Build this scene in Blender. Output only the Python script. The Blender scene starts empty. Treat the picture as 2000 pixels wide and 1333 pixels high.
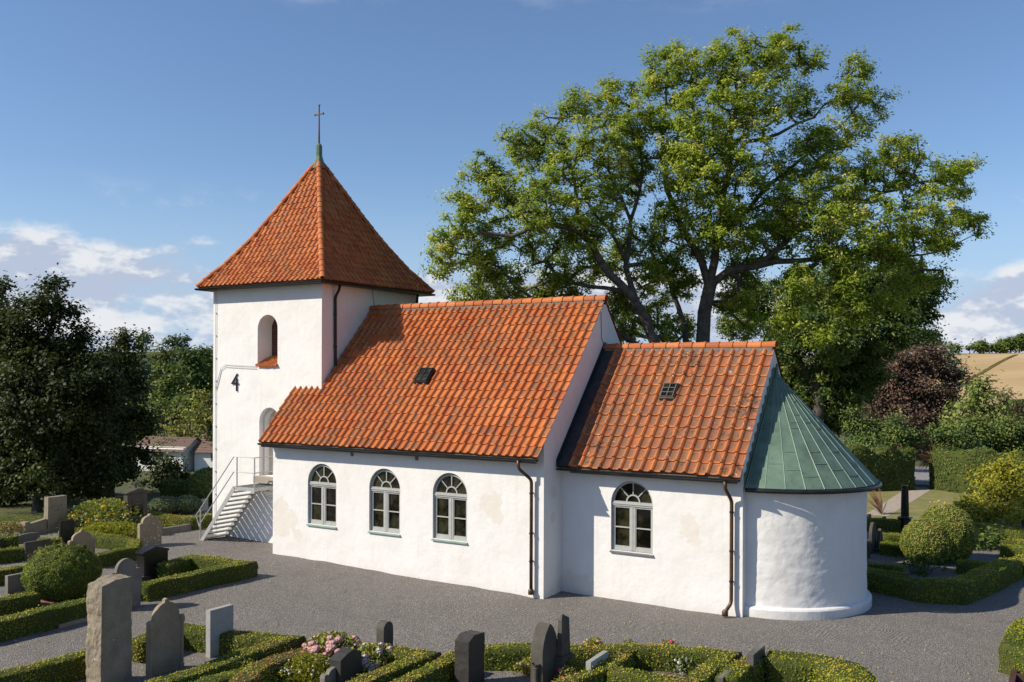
import bpy, bmesh, math, random
import numpy as np
from mathutils import Vector, Matrix, noise
C = bpy.context.scene.collection
sc = bpy.context.scene
rng = np.random.default_rng(7); random.seed(7)
PI = math.pi

# ------------------------------------------------------------------ camera
cam = bpy.data.cameras.new('camera'); camo = bpy.data.objects.new('camera', cam); C.objects.link(camo)
camo.matrix_world = Matrix.Translation((11.4236, -20.1373, 5.5791)) @ Matrix([[0.85218, -0.003156, 0.523239], [0.523235, -0.002123, -0.852186], [0.0038, 0.999993, -0.000158]]).to_4x4()
cam.sensor_width = 36; cam.lens = 32.7755; cam.shift_y = 0.03226; cam.clip_end = 3000; cam.clip_start = .1
sc.camera = camo

# ------------------------------------------------------------------ light
SUN_EL = math.radians(37); SUN_DIR = Vector((-.70*math.cos(SUN_EL), -.714*math.cos(SUN_EL), math.sin(SUN_EL)))
sd = bpy.data.lights.new('sun', 'SUN'); sd.energy = 5.0; sd.angle = math.radians(.5); sd.color = (1, .905, .755)
so = bpy.data.objects.new('sun', sd); C.objects.link(so)
so.rotation_euler = SUN_DIR.to_track_quat('Z', 'Y').to_euler()
sc.view_settings.view_transform = 'Standard'; sc.view_settings.look = 'None'
sc.view_settings.exposure = .32; sc.view_settings.gamma = 1
w = bpy.data.worlds.new('World'); sc.world = w; w.use_nodes = True

class N:                                   # small node-tree helper
    def __init__(s, nt): s.nt = nt; nt.nodes.clear()
    def __call__(s, t, _o=None, **k):
        n = s.nt.nodes.new(t)
        for a, v in k.items():
            if a.startswith('i_'):
                key = a[2:]; key = int(key) if key.isdigit() else key.replace('__', ' ')
                if hasattr(v, 'bl_idname') and hasattr(v, 'is_output'): s.nt.links.new(v, n.inputs[key])
                else: n.inputs[key].default_value = v
            else: setattr(n, a, v)
        return n
    def link(s, a, b): s.nt.links.new(a, b)
    def math(s, op, a, b=0., c=None, clamp=False):
        k = dict(operation=op, use_clamp=clamp, i_0=a, i_1=b)
        if c is not None: k['i_2'] = c
        return s('ShaderNodeMath', **k).outputs[0]
    def mix(s, f, a, b, blend='MIX'):
        n = s('ShaderNodeMix', data_type='RGBA', blend_type=blend)
        for key, v in ((0, f), (6, a), (7, b)):
            if hasattr(v, 'is_output'): s.nt.links.new(v, n.inputs[key])
            else: n.inputs[key].default_value = v if key == 0 or len(v) == 4 else (*v, 1)
        return n.outputs[2]
    def noise(s, vec, scale, detail=4., rough=.55, out=0):
        n = s('ShaderNodeTexNoise', i_Scale=scale, i_Detail=detail, i_Roughness=rough)
        if vec is not None: s.link(vec, n.inputs['Vector'])
        return n.outputs[out]
    def ramp(s, f, stops, interp='LINEAR'):
        n = s('ShaderNodeValToRGB'); n.color_ramp.interpolation = interp
        e = n.color_ramp.elements
        while len(e) < len(stops): e.new(.5)
        for q, (p, c) in zip(e, stops): q.position = p; q.color = c if len(c) == 4 else (*c, 1)
        s.link(f, n.inputs[0]); return n.outputs[0]
    def step(s, f, a, b):                  # smooth 0..1 between a and b
        return s('ShaderNodeMapRange', interpolation_type='SMOOTHSTEP', i_0=f, i_1=a, i_2=b).outputs[0]

g = N(w.node_tree)
sky = g('ShaderNodeTexSky', sky_type='NISHITA', sun_disc=False, sun_elevation=SUN_EL, sun_rotation=math.atan2(SUN_DIR.x, SUN_DIR.y))
sky.air_density = 1.0; sky.dust_density = .35; sky.ozone_density = 1.6; sky.altitude = 50
tc = g('ShaderNodeTexCoord').outputs['Generated']
nrm = g('ShaderNodeVectorMath', operation='NORMALIZE', i_0=tc).outputs[0]
sp = g('ShaderNodeSeparateXYZ', i_0=nrm)
az = g.math('ARCTAN2', sp.outputs[0], sp.outputs[1])
el = g.math('ARCSINE', sp.outputs[2])
cs_ = lambda o, sx, sy, z: g('ShaderNodeCombineXYZ', i_0=g.math('MULTIPLY', az, sx), i_1=g.math('MULTIPLY_ADD', el, sy, o*sy), i_2=z).outputs[0]
def cloud(o):                              # cumulus in a low band with ragged tops, a few wisps above
    a = g.noise(cs_(o, 7.5, 14., 1.7), 1., 9, .56)
    top = g.math('ADD', .106, g.math('MULTIPLY', g.math('SUBTRACT', g.noise(cs_(0, 3., 0., 4.2), 1., 3, .5), .5), .10))
    top = g.math('ADD', top, g.math('SUBTRACT', g.math('MULTIPLY', g.step(az, -.66, -.9), .020), g.math('MULTIPLY', g.step(az, -.35, -.15), .012)))
    body = g.math('MULTIPLY', g.step(g.math('SUBTRACT', top, el), -.03, .035), .26)
    base = g.math('MULTIPLY', g.step(el, .075, .03), .10)
    return g.math('ADD', a, g.math('SUBTRACT', body, base))
n1 = cloud(0.); n2 = cloud(.012)
wisp = g.math('MULTIPLY', g.step(g.noise(cs_(0., 3.5, 9., 8.3), 1., 8, .62), .56, .76), g.step(el, .355, .39))
dens = g.math('MAXIMUM', g.math('MULTIPLY', g.step(n1, .57, .71), g.step(el, .20, .135)), g.math('MULTIPLY', wisp, .55))
shade = g.step(g.math('SUBTRACT', n1, n2), -.03, .05)
lit = g.mix(shade, (4.3, 4.8, 6.0), (7.6, 7.6, 7.7))
skyc = g.mix(g.math('MULTIPLY', dens, .85), g.mix(g.math('MULTIPLY', g.step(el, .22, .0), .9), g.mix(1., sky.outputs[0], (.90, 1.02, 1.18), 'MULTIPLY'), (3.7, 5.0, 7.0)), lit)
bg = g('ShaderNodeBackground', i_Color=skyc, i_Strength=.092)
g.link(bg.outputs[0], g('ShaderNodeOutputWorld').inputs[0])

# ------------------------------------------------------------------ materials
def mat(name):
    m = bpy.data.materials.new(name); m.use_nodes = True
    g = N(m.node_tree); out = g('ShaderNodeOutputMaterial'); b = g('ShaderNodeBsdfPrincipled')
    g.link(b.outputs[0], out.inputs[0]); g.b = b; g.out = out
    b.inputs['Specular IOR Level'].default_value = .3
    return m, g
def setc(g, col, rough=.8, bump=None, strength=.3, dist=.01, metal=0.):
    b = g.b
    for k, v in (('Base Color', col), ('Roughness', rough), ('Metallic', metal)):
        if hasattr(v, 'is_output'): g.link(v, b.inputs[k])
        else: b.inputs[k].default_value = (*v, 1) if k == 'Base Color' and len(v) == 3 else v
    if bump is not None:
        bn = g('ShaderNodeBump', i_Strength=strength, i_Distance=dist, i_Height=bump); g.link(bn.outputs[0], b.inputs['Normal'])
def pos(g): return g('ShaderNodeNewGeometry').outputs['Position']
def simple(name, c1, c2, scale=6., rough=.7, bs=30., strength=.25, dist=.01, metal=0., detail=5.):
    m, g = mat(name); p = pos(g)
    c = g.mix(g.step(g.noise(p, scale, detail), .3, .7), c1, c2)
    setc(g, c, rough, g.noise(p, bs, 4), strength, dist, metal); return m

def plaster():
    m, g = mat('white_plaster'); p = pos(g)
    base = g.mix(g.step(g.noise(p, 1.1, 6, .65), .35, .7), (.72, .71, .695), (.67, .655, .63))
    base = g.mix(g.math('MULTIPLY', g.step(g.noise(p, 5, 6, .7), .55, .8), .35), base, (.64, .62, .57))
    wn = g.noise(p, 3.0, 6, .7)
    acc = None
    for (x, y, z, r) in ((-9.05, 0, 1.55, .34), (-9.0, 0, 1.1, .42), (-8.6, 0, 1.25, .30), (-8.3, 0, .8, .2), (-1.55, 0, 2.25, .36), (-1.35, 0, 1.95, .22), (3.45, .94, 1.95, .30), (3.55, .94, 1.7, .2), (0, .5, 2.6, .18), (0, .45, 1.95, .15), (.6, .94, .2, .35), (.2, .94, .25, .3)):
        dd = g('ShaderNodeVectorMath', operation='DISTANCE', i_0=p, i_1=(x, y, z)).outputs['Value']
        v = g.step(g.math('ADD', g.math('DIVIDE', dd, r), g.math('MULTIPLY', wn, 2.2)), 2.10, 1.90)
        acc = v if acc is None else g.math('MAXIMUM', acc, v)
    base = g.mix(g.math('MULTIPLY', acc, .5), base, (.61, .555, .465))
    st = g.noise(g('ShaderNodeMapping', i_Vector=p, i_Scale=(7, 7, .55)).outputs[0], 1., 5, .65)   # faint rain streaks
    base = g.mix(g.math('MULTIPLY', g.step(st, .52, .72), .22), base, (.55, .53, .47))
    z = g('ShaderNodeSeparateXYZ', i_0=p).outputs[2]      # splashed dirt along the foot of the walls
    foot = g.math('MULTIPLY', g.step(g.math('ADD', z, g.math('MULTIPLY', wn, .5)), .50, .2), .3)
    base = g.mix(foot, base, (.50, .47, .42))
    h = g.math('ADD', g.math('MULTIPLY', g.noise(p, 2.2, 5, .6), 1.0), g.math('MULTIPLY', g.noise(p, 28, 3), .07))
    setc(g, base, .9, h, .5, .045); return m

def tile(name, grime, lichen, soot=0.):
    m, g = mat(name); uv = g('ShaderNodeUVMap').outputs[0]; p = pos(g)
    fl = g('ShaderNodeVectorMath', operation='FLOOR', i_0=uv).outputs[0]
    fr = g('ShaderNodeVectorMath', operation='FRACTION', i_0=uv).outputs[0]
    r = g('ShaderNodeTexWhiteNoise', i_Vector=fl); r1 = r.outputs['Value']; rc = g('ShaderNodeSeparateColor', i_0=r.outputs['Color'])
    col = g.ramp(r1, [(0, (.38, .095, .028)), (.25, (.47, .138, .036)), (.6, (.51, .160, .042)), (.85, (.56, .195, .060)), (1, (.42, .11, .034))])
    col = g.mix(g.math('MULTIPLY', g.step(g.noise(p, 22, 4, .6), .4, .75), .3), col, (.26, .06, .022))
    s = g('ShaderNodeSeparateXYZ', i_0=fr)
    inpan = g.math('MULTIPLY', g.step(g.math('ADD', s.outputs[0], g.math('MULTIPLY', g.noise(p, 18, 3), .3)), .46, .66), g.step(s.outputs[0], 1.0, .88))
    inlen = g.math('MULTIPLY', g.step(s.outputs[1], .06, .25), g.step(s.outputs[1], 1.0, .8))
    big = g.noise(p, .55, 3, .6)
    k = g.math('ADD', g.math('MULTIPLY', rc.outputs[0], .55), g.math('ADD', g.math('MULTIPLY', big, 1.3), g.math('MULTIPLY', g.noise(p, 12, 4), .5)))
    dirt = g.math('MULTIPLY', g.math('MULTIPLY', inpan, inlen), g.step(k, 1.16-grime, 1.46-grime))
    col = g.mix(g.math('MULTIPLY', dirt, .85), col, g.mix(g.noise(p, 40, 2), (.20, .105, .062), (.11, .066, .044)))
    col = g.mix(g.math('MULTIPLY', g.step(g.math('ADD', g.noise(p, 3.5, 6, .7), g.math('MULTIPLY', rc.outputs[1], .25)), .45, .8), soot), col, (.19, .085, .045))
    moss = g.step(g.math('ADD', g.noise(p, 9, 5, .7), g.math('MULTIPLY', g.noise(p, .8, 2), .55)), .98-grime*.25, 1.06-grime*.25)
    col = g.mix(g.math('MULTIPLY', moss, .8), col, (.05, .035, .025))
    li = g.step(g.noise(p, 7, 2, .5), .74-lichen, .76-lichen)
    col = g.mix(g.math('MULTIPLY', li, .7), col, (.42, .40, .34))
    setc(g, col, .72, g.noise(p, 60, 3), .3, .006); return m

def leafmat(name, stops, trans=.35):
    m, g = mat(name); t = g('ShaderNodeAttribute', attribute_name='tint').outputs['Fac']
    n = len(stops); col = g.ramp(t, [(i/(n-1), c) for i, c in enumerate(stops)])
    setc(g, col, .6); g.b.inputs['Specular IOR Level'].default_value = .22
    tr = g('ShaderNodeBsdfTranslucent', i_Color=g.mix(.35, col, (.25, .32, .03)))
    mx = g('ShaderNodeMixShader', i_0=trans, i_1=g.b.outputs[0], i_2=tr.outputs[0]); g.link(mx.outputs[0], g.out.inputs[0]); return m

def gravel():
    m, g = mat('gravel'); p = pos(g)
    v = g('ShaderNodeTexVoronoi', i_Vector=p, i_Scale=52.); vc = g('ShaderNodeSeparateColor', i_0=v.outputs['Color'])
    col = g.ramp(vc.outputs[0], [(0, (.110, .100, .091)), (.5, (.185, .169, .155)), (.88, (.235, .216, .200)), (.97, (.36, .33, .29)), (1, (.45, .43, .40))])
    col = g.mix(g.math('MULTIPLY', g.step(g.noise(p, .35, 5, .6), .35, .7), .35), col, (.17, .155, .135))
    col = g.mix(g.math('MULTIPLY', g.step(g.noise(p, 1.7, 5, .65), .5, .75), .3), col, (.085, .08, .075))
    wp = g('ShaderNodeVectorMath', operation='ADD', i_0=p, i_1=g('ShaderNodeVectorMath', operation='SCALE', i_0=g.noise(p, .5, 3, .5, 1), i_Scale=1.6).outputs[0]).outputs[0]
    rot = g('ShaderNodeMapping', i_Vector=wp, i_Rotation=(0, 0, .5)).outputs[0]
    wv = g('ShaderNodeTexWave', i_Vector=rot, i_Scale=3.2, i_Distortion=.6, i_Detail=1.).outputs['Fac']
    mask = g.step(g.noise(p, .22, 2), .42, .6)
    h = g.math('ADD', g.math('MULTIPLY', g.math('MULTIPLY', wv, mask), .7), g.math('ADD', g.math('MULTIPLY', v.outputs['Distance'], -.9), g.math('MULTIPLY', g.noise(p, 9, 4), .9)))
    col = g.mix(g.math('MULTIPLY', g.step(g.noise(p, .9, 4, .6), .5, .72), .28), col, (.21, .19, .165))
    setc(g, col, .9, h, .8, .03); return m

def grass(name, cols, scale=2.):
    m, g = mat(name); p = pos(g)
    c = g.ramp(g.noise(p, scale, 7, .7), [(.3, cols[0]), (.5, cols[1]), (.7, cols[2])])
    setc(g, c, .9, g.noise(p, 25, 4), .8, .04); return m

def field():
    m, g = mat('stubble_field'); p = pos(g)
    c = g.ramp(g.noise(p, .03, 6, .65), [(.3, (.34, .235, .11)), (.55, (.44, .315, .16)), (.7, (.50, .37, .20))])
    w1 = g('ShaderNodeTexWave', i_Vector=g('ShaderNodeMapping', i_Vector=p, i_Rotation=(0, 0, .9)).outputs[0], i_Scale=.09, i_Distortion=2.5, i_Detail=3.).outputs['Fac']
    c = g.mix(g.math('MULTIPLY', g.step(w1, .6, .95), .3), c, (.30, .19, .08))
    setc(g, c, .95); return m

def copper():
    m, g = mat('verdigris_copper'); p = pos(g)
    c = g.ramp(g.noise(p, 2.2, 7, .7), [(.3, (.085, .122, .090)), (.5, (.122, .186, .138)), (.72, (.165, .245, .185))])
    c = g.mix(g.math('MULTIPLY', g.step(g.noise(p, 6, 5, .7), .55, .75), .55), c, (.07, .085, .075))
    setc(g, c, .55, g.noise(p, 12, 3), .2, .01, .15); return m

def stone(name, c1, c2, rough=.8, speck=.2, spots=0., bump=.3):
    m, g = mat(name); p = pos(g)
    c = g.mix(g.step(g.noise(p, 2.6, 6, .65), .32, .7), c1, c2)
    v = g('ShaderNodeTexVoronoi', i_Vector=p, i_Scale=90.); vs = g('ShaderNodeSeparateColor', i_0=v.outputs['Color']).outputs[0]
    c = g.mix(g.math('MULTIPLY', vs, speck), c, tuple(min(1, x*2.2+.02) for x in c1))
    if spots: c = g.mix(g.step(g.noise(p, 16, 2, .4), .72-spots*.1, .75-spots*.1), c, (.5, .5, .46))
    c = g.mix(g.math('MULTIPLY', g.step(g.noise(p, 8, 6, .7), .55, .75), .35), c, tuple(x*.45 for x in c2))
    setc(g, c, rough, g.noise(p, 45, 4, .65), bump, .012); return m

M = {}
M['plaster'] = plaster()
M['tile_nave'] = tile('nave_roof_tile', .03, .0, .2); M['tile_chancel'] = tile('chancel_roof_tile', .42, .05, .62); M['tile_tower'] = tile('tower_roof_tile', -.07, -.03, .25)
M['mortar'] = simple('ridge_mortar', (.22, .17, .14), (.14, .11, .09), 8)
M['copper'] = copper()
M['copper_seam'] = simple('copper_seam', (.17, .25, .19), (.22, .30, .23), 4, .5)
M['black_metal'] = simple('black_painted_metal', (.012, .013, .015), (.02, .02, .022), 5, .35, 20, .1)
M['brown_metal'] = simple('brown_copper_pipe', (.075, .045, .03), (.13, .075, .045), 5, .4, 20, .1, .01, .4)
M['steel'] = simple('galvanised_steel', (.36, .37, .36), (.44, .44, .42), 12, .5, 30, .08, .01, .3)
M['grating'] = simple('steel_grating', (.05, .05, .05), (.30, .30, .30), 60, .6)
M['tread_grating'] = simple('tread_grating', (.10, .10, .098), (.16, .16, .155), 40, .6)
M['concrete'] = simple('concrete', (.36, .30, .25), (.28, .25, .22), 4, .9, 40)
M['paint'] = simple('window_paint', (.345, .355, .34), (.40, .405, .39), 8, .45, 30, .06)
M['lead'] = simple('dark_flashing', (.02, .022, .026), (.035, .037, .04), 4, .5)
M['sill'] = simple('zinc_sill', (.20, .27, .245), (.27, .33, .30), 5, .5)
M['louvre'] = simple('brown_boards', (.11, .05, .035), (.085, .04, .028), 5, .7)
M['eave_board'] = simple('eave_board', (.10, .09, .08), (.14, .125, .11), 5, .8)
M['door'] = simple('cream_door_paint', (.66, .60, .52), (.62, .56, .48), 3, .6)
def glass():
    m, g = mat('dark_window_glass'); p = pos(g)
    setc(g, g.mix(g.step(g.noise(p, 1.9, 4, .6), .42, .66), (.004, .004, .003), (.035, .034, .016)), .04, g.noise(p, 1.5, 1), .05, .02)  # olive patches painted into the glass colour in place of reflected greenery
    g.b.inputs['Specular IOR Level'].default_value = .5; return m
M['glass'] = glass()
M['gravel'] = gravel()
M['soil'] = simple('soil', (.10, .075, .055), (.16, .125, .095), 9, .95, 25, .9, .04)
M['grass'] = grass('rough_grass', ((.04, .055, .018), (.075, .085, .03), (.13, .11, .05)))
M['lawn'] = grass('dry_lawn', ((.13, .15, .045), (.20, .19, .07), (.27, .225, .11)), 1.2)
M['path'] = simple('path_gravel', (.30, .25, .205), (.38, .325, .27), 5, .95, 40, .5, .02)
M['road'] = simple('road_asphalt', (.20, .195, .20), (.26, .25, .25), 3, .9)
M['field'] = field()
M['bark'] = simple('bark', (.075, .063, .05), (.15, .13, .105), 5, .95, 14, .9, .06)
M['dark_bark'] = simple('dark_bark', (.055, .048, .04), (.10, .09, .075), 5, .95, 14, .9, .05)
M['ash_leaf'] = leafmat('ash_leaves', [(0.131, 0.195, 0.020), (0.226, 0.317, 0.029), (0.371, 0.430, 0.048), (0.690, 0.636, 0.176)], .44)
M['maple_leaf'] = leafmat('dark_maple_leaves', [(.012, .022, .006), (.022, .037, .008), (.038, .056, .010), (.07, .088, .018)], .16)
M['deep_leaf'] = leafmat('dark_green_leaves', [(0.035, 0.064, 0.018), (0.062, 0.106, 0.021), (0.112, 0.155, 0.029), (0.194, 0.220, 0.044)], .25)
M['mid_leaf'] = leafmat('mid_green_leaves', [(0.056, 0.090, 0.025), (0.103, 0.152, 0.036), (0.169, 0.215, 0.050), (0.263, 0.287, 0.081)], .25)
M['olive_leaf'] = leafmat('olive_leaves', [(0.088, 0.110, 0.027), (0.159, 0.177, 0.037), (0.248, 0.243, 0.050), (0.353, 0.302, 0.076)], .25)
M['grey_leaf'] = leafmat('grey_green_leaves', [(0.097, 0.131, 0.083), (0.165, 0.207, 0.123), (0.234, 0.275, 0.165), (0.303, 0.343, 0.207)], .2)
M['purple_leaf'] = leafmat('copper_beech_leaves', [(0.040, 0.029, 0.025), (0.080, 0.051, 0.039), (0.126, 0.073, 0.053), (0.186, 0.113, 0.070)], .15)
M['yellow_leaf'] = leafmat('yellow_green_leaves', [(0.171, 0.185, 0.016), (0.277, 0.277, 0.024), (0.397, 0.356, 0.039), (0.503, 0.409, 0.066)], .35)
M['thuja_leaf'] = leafmat('clipped_thuja', [(0.042, 0.077, 0.020), (0.078, 0.128, 0.028), (0.141, 0.179, 0.037), (0.164, 0.189, 0.044)], .1)
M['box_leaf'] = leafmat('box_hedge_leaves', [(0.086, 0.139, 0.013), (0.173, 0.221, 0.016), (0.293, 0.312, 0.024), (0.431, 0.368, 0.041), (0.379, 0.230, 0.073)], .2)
M['bush_leaf'] = leafmat('bush_leaves', [(0.065, 0.104, 0.022), (0.137, 0.192, 0.031), (0.257, 0.289, 0.053), (0.367, 0.349, 0.088), (0.293, 0.175, 0.088)], .2)
M['twig'] = simple('dry_brown_twigs', (.17, .09, .055), (.24, .14, .09), 6, .9)
M['hedge_core'] = simple('hedge_wood', (.04, .055, .010), (.06, .065, .014), 9, .95, 30, .6, .03)
for n, c in (('petal_pink', (.62, .36, .33)), ('petal_rose', (.72, .10, .22)), ('petal_yellow', (.85, .50, .02)), ('petal_white', (.75, .74, .62)), ('petal_pale', (.60, .50, .47))):
    M[n] = simple(n, c, tuple(x*.78 for x in c), 20, .7)
M['granite'] = stone('grey_granite', (0.123, 0.112, 0.096), (0.180, 0.164, 0.140))
M['rough_granite'] = stone('rough_grey_granite', (0.176, 0.149, 0.108), (0.264, 0.222, 0.159), .9, .25, .1, .9)
M['brown_stone'] = stone('brown_sandstone', (0.211, 0.164, 0.112), (0.290, 0.233, 0.159), .9, .1)
M['lichen_stone'] = stone('lichened_sandstone', (0.220, 0.172, 0.115), (0.282, 0.225, 0.149), .9, .1, .9)
M['light_stone'] = stone('light_grey_granite', (0.247, 0.248, 0.236), (0.297, 0.292, 0.274), .6, .3)
M['dark_stone'] = stone('dark_granite', (0.029, 0.027, 0.025), (0.045, 0.042, 0.038), .5, .2)
M['black_stone'] = stone('polished_black_granite', (0.012, 0.012, 0.012), (0.021, 0.020, 0.019), .16, .08, 0, .02)
M['grey_polished'] = stone('polished_grey_granite', (0.072, 0.066, 0.060), (0.101, 0.091, 0.080), .22, .35, 0, .02)
M['diabase'] = stone('weathered_diabase', (0.054, 0.049, 0.040), (0.090, 0.081, 0.066), .85, .2)
M['red_stone'] = stone('red_granite', (0.245, 0.119, 0.083), (0.303, 0.161, 0.113), .7, .2)
M['purple_stone'] = stone('dark_red_granite', (0.054, 0.025, 0.027), (0.079, 0.038, 0.037), .35, .2)
M['engraving'] = simple('engraved_letters', (.03, .03, .03), (.05, .05, .05), 6, .8)
M['pale_letters'] = simple('worn_letters', (.17, .15, .13), (.20, .18, .15), 6, .8)
M['bright_letters'] = simple('grey_letters', (.16, .16, .155), (.20, .20, .19), 6, .7)
M['house_tile'] = simple('house_roof_tile', (.13, .085, .07), (.19, .125, .10), 6, .9)
M['house_wall'] = simple('house_wall', (.62, .61, .58), (.68, .67, .64), 2, .9)
M['red_roof'] = simple('red_roof', (.14, .045, .035), (.19, .06, .045), 4, .9)

# ------------------------------------------------------------------ mesh helpers
def empty(name, loc, label=None, cat=None, group=None, rz=0):
    o = bpy.data.objects.new(name, None); C.objects.link(o); o.location = loc; o.rotation_euler.z = rz
    o.empty_display_size = .2
    if label: tag(o, label, cat, group)
    return o
def tag(o, label, cat, group=None, kind=None):
    if label: o['label'] = label
    if cat: o['category'] = cat
    if group: o['group'] = group
    if kind: o['kind'] = kind
    return o
class MB:
    def __init__(s): s.v = []; s.f = []; s.m = []; s.uv = None
    def add(s, vs, fs, m=0):
        o = len(s.v); s.v += [tuple(v) for v in vs]; s.f += [tuple(i+o for i in f) for f in fs]; s.m += [m]*len(fs); return s
    def box(s, x0, x1, y0, y1, z0, z1, m=0, T=None):
        vs = [Vector((x, y, z)) for z in (z0, z1) for y in (y0, y1) for x in (x0, x1)]
        if T is not None: vs = [T @ v for v in vs]
        return s.add(vs, [(0, 2, 3, 1), (4, 5, 7, 6), (0, 1, 5, 4), (2, 6, 7, 3), (0, 4, 6, 2), (1, 3, 7, 5)], m)
    def prism(s, poly, fn, d0, d1, m=0):            # poly of (a,b); fn(a,b,d)->xyz
        n = len(poly); vs = [fn(a, b, d0) for a, b in poly]+[fn(a, b, d1) for a, b in poly]
        fs = [tuple(range(n))[::-1], tuple(range(n, 2*n))]+[(i, (i+1) % n, n+(i+1) % n, n+i) for i in range(n)]
        return s.add(vs, fs, m)
    def tube(s, pts, r, n=8, m=0, cap=True):
        pts = [Vector(p) for p in pts]; rs = r if hasattr(r, '__len__') else [r]*len(pts)
        rings = []; prev = None
        for i, p in enumerate(pts):
            d = (pts[min(i+1, len(pts)-1)]-pts[max(i-1, 0)]).normalized()
            if prev is None:
                a = d.cross(Vector((0, 0, 1)) if abs(d.z) < .9 else Vector((1, 0, 0))).normalized()
            else: a = (prev-d*prev.dot(d)).normalized()
            prev = a; b = d.cross(a); k = rs[i]
            rings.append([p+a*k*math.cos(2*PI*j/n)+b*k*math.sin(2*PI*j/n) for j in range(n)])
        o = [v for q in rings for v in q]; fs = []
        for i in range(len(pts)-1):
            for j in range(n): fs.append((i*n+j, i*n+(j+1) % n, (i+1)*n+(j+1) % n, (i+1)*n+j))
        if cap: fs += [tuple(range(n))[::-1], tuple(range((len(pts)-1)*n, len(pts)*n))]
        return s.add(o, fs, m)
    def lathe(s, prof, c=(0, 0, 0), n=24, a0=0, a1=2*PI, m=0):
        cl = abs(a1-a0-2*PI) < 1e-6; k = n if cl else n+1
        vs = [(c[0]+r*math.cos(a0+(a1-a0)*j/n), c[1]+r*math.sin(a0+(a1-a0)*j/n), c[2]+z) for r, z in prof for j in range(k)]
        fs = [(i*k+j, i*k+(j+1) % k, (i+1)*k+(j+1) % k, (i+1)*k+j) for i in range(len(prof)-1) for j in range(n)]
        return s.add(vs, fs, m)
    def build(s, name, mats, parent=None, smooth=False, bevel=0, recalc=True):
        me = bpy.data.meshes.new(name); me.from_pydata(s.v, [], s.f)
        for x in (mats if isinstance(mats, (list, tuple)) else [mats]): me.materials.append(x)
        me.polygons.foreach_set('material_index', s.m)
        if s.uv:
            l = me.uv_layers.new(name='UVMap'); l.data.foreach_set('uv', np.array(s.uv, np.float32).ravel())
        if recalc or bevel:
            bm = bmesh.new(); bm.from_mesh(me)
            if recalc: bmesh.ops.recalc_face_normals(bm, faces=bm.faces)
            if bevel:
                ed = [e for e in bm.edges if len(e.link_faces) == 2 and e.calc_face_angle(0) > .5]
                bmesh.ops.bevel(bm, geom=ed, offset=bevel, segments=2, affect='EDGES', profile=.6, clamp_overlap=True)
            bm.to_mesh(me); bm.free()
        if smooth: me.polygons.foreach_set('use_smooth', [True]*len(me.polygons))
        o = bpy.data.objects.new(name, me); C.objects.link(o)
        if parent is not None: o.parent = parent
        return o
def npmesh(name, V, F, mats, tint=None, midx=None, parent=None, smooth=False):   # V (n,3), F (m,4) arrays
    me = bpy.data.meshes.new(name); nv, nf = len(V), len(F)
    me.vertices.add(nv); me.vertices.foreach_set('co', np.asarray(V, np.float32).ravel())
    me.loops.add(nf*4); me.loops.foreach_set('vertex_index', np.asarray(F, np.int32).ravel())
    me.polygons.add(nf); me.polygons.foreach_set('loop_start', np.arange(0, nf*4, 4, dtype=np.int32))
    for x in (mats if isinstance(mats, (list, tuple)) else [mats]): me.materials.append(x)
    if midx is not None: me.polygons.foreach_set('material_index', np.asarray(midx, np.int32))
    if smooth: me.polygons.foreach_set('use_smooth', np.ones(nf, bool) if smooth is True else smooth)
    if tint is not None:
        a = me.attributes.new('tint', 'FLOAT', 'POINT'); a.data.foreach_set('value', np.asarray(tint, np.float32))
    me.update(calc_edges=True)
    o = bpy.data.objects.new(name, me); C.objects.link(o)
    if parent is not None: o.parent = parent
    return o
def unit(a): return a/np.maximum(np.linalg.norm(a, axis=1, keepdims=True), 1e-9)
def leaves(c, L, W, nrm=None, dirv=None, spread=1.0, curl=.18):   # diamond leaves; returns V, F
    n = len(c); r = rng.normal(size=(n, 3))
    if nrm is None: nrm = unit(rng.normal(size=(n, 3)))
    else: nrm = unit(nrm+r*spread*.6)
    a = rng.normal(size=(n, 3)) if dirv is None else dirv+rng.normal(size=(n, 3))*spread*.55
    a = unit(a-nrm*(a*nrm).sum(1, keepdims=True)); b = np.cross(nrm, a)
    L = L*rng.uniform(.65, 1.3, (n, 1)); W = W*rng.uniform(.7, 1.25, (n, 1))
    V = np.stack([c-a*L/2, c+b*W/2+nrm*W*curl, c+a*L/2, c-b*W/2+nrm*W*curl], 1).reshape(-1, 3)
    return V, np.arange(n*4).reshape(-1, 4)
def evaluated(o):
    dg = bpy.context.evaluated_depsgraph_get(); dg.update()
    me = bpy.data.meshes.new_from_object(o.evaluated_get(dg)); o.modifiers.clear(); o.data = me
def cut(o, cutter):
    md = o.modifiers.new('b', 'BOOLEAN'); md.operation = 'DIFFERENCE'; md.object = cutter; md.solver = 'EXACT'
    evaluated(o); bpy.data.objects.remove(cutter)
def arch(x0, x1, z0, zs, n=18, rise=None):
    r = (x1-x0)/2; rise = r if rise is None else rise; cx = (x0+x1)/2
    return [(x0, z0), (x1, z0)]+[(cx+r*math.cos(PI*i/n), zs+rise*math.sin(PI*i/n)) for i in range(n+1)]
XZ = lambda a, b, d: (a, d, b)
YZ = lambda a, b, d: (d, a, b)

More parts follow.
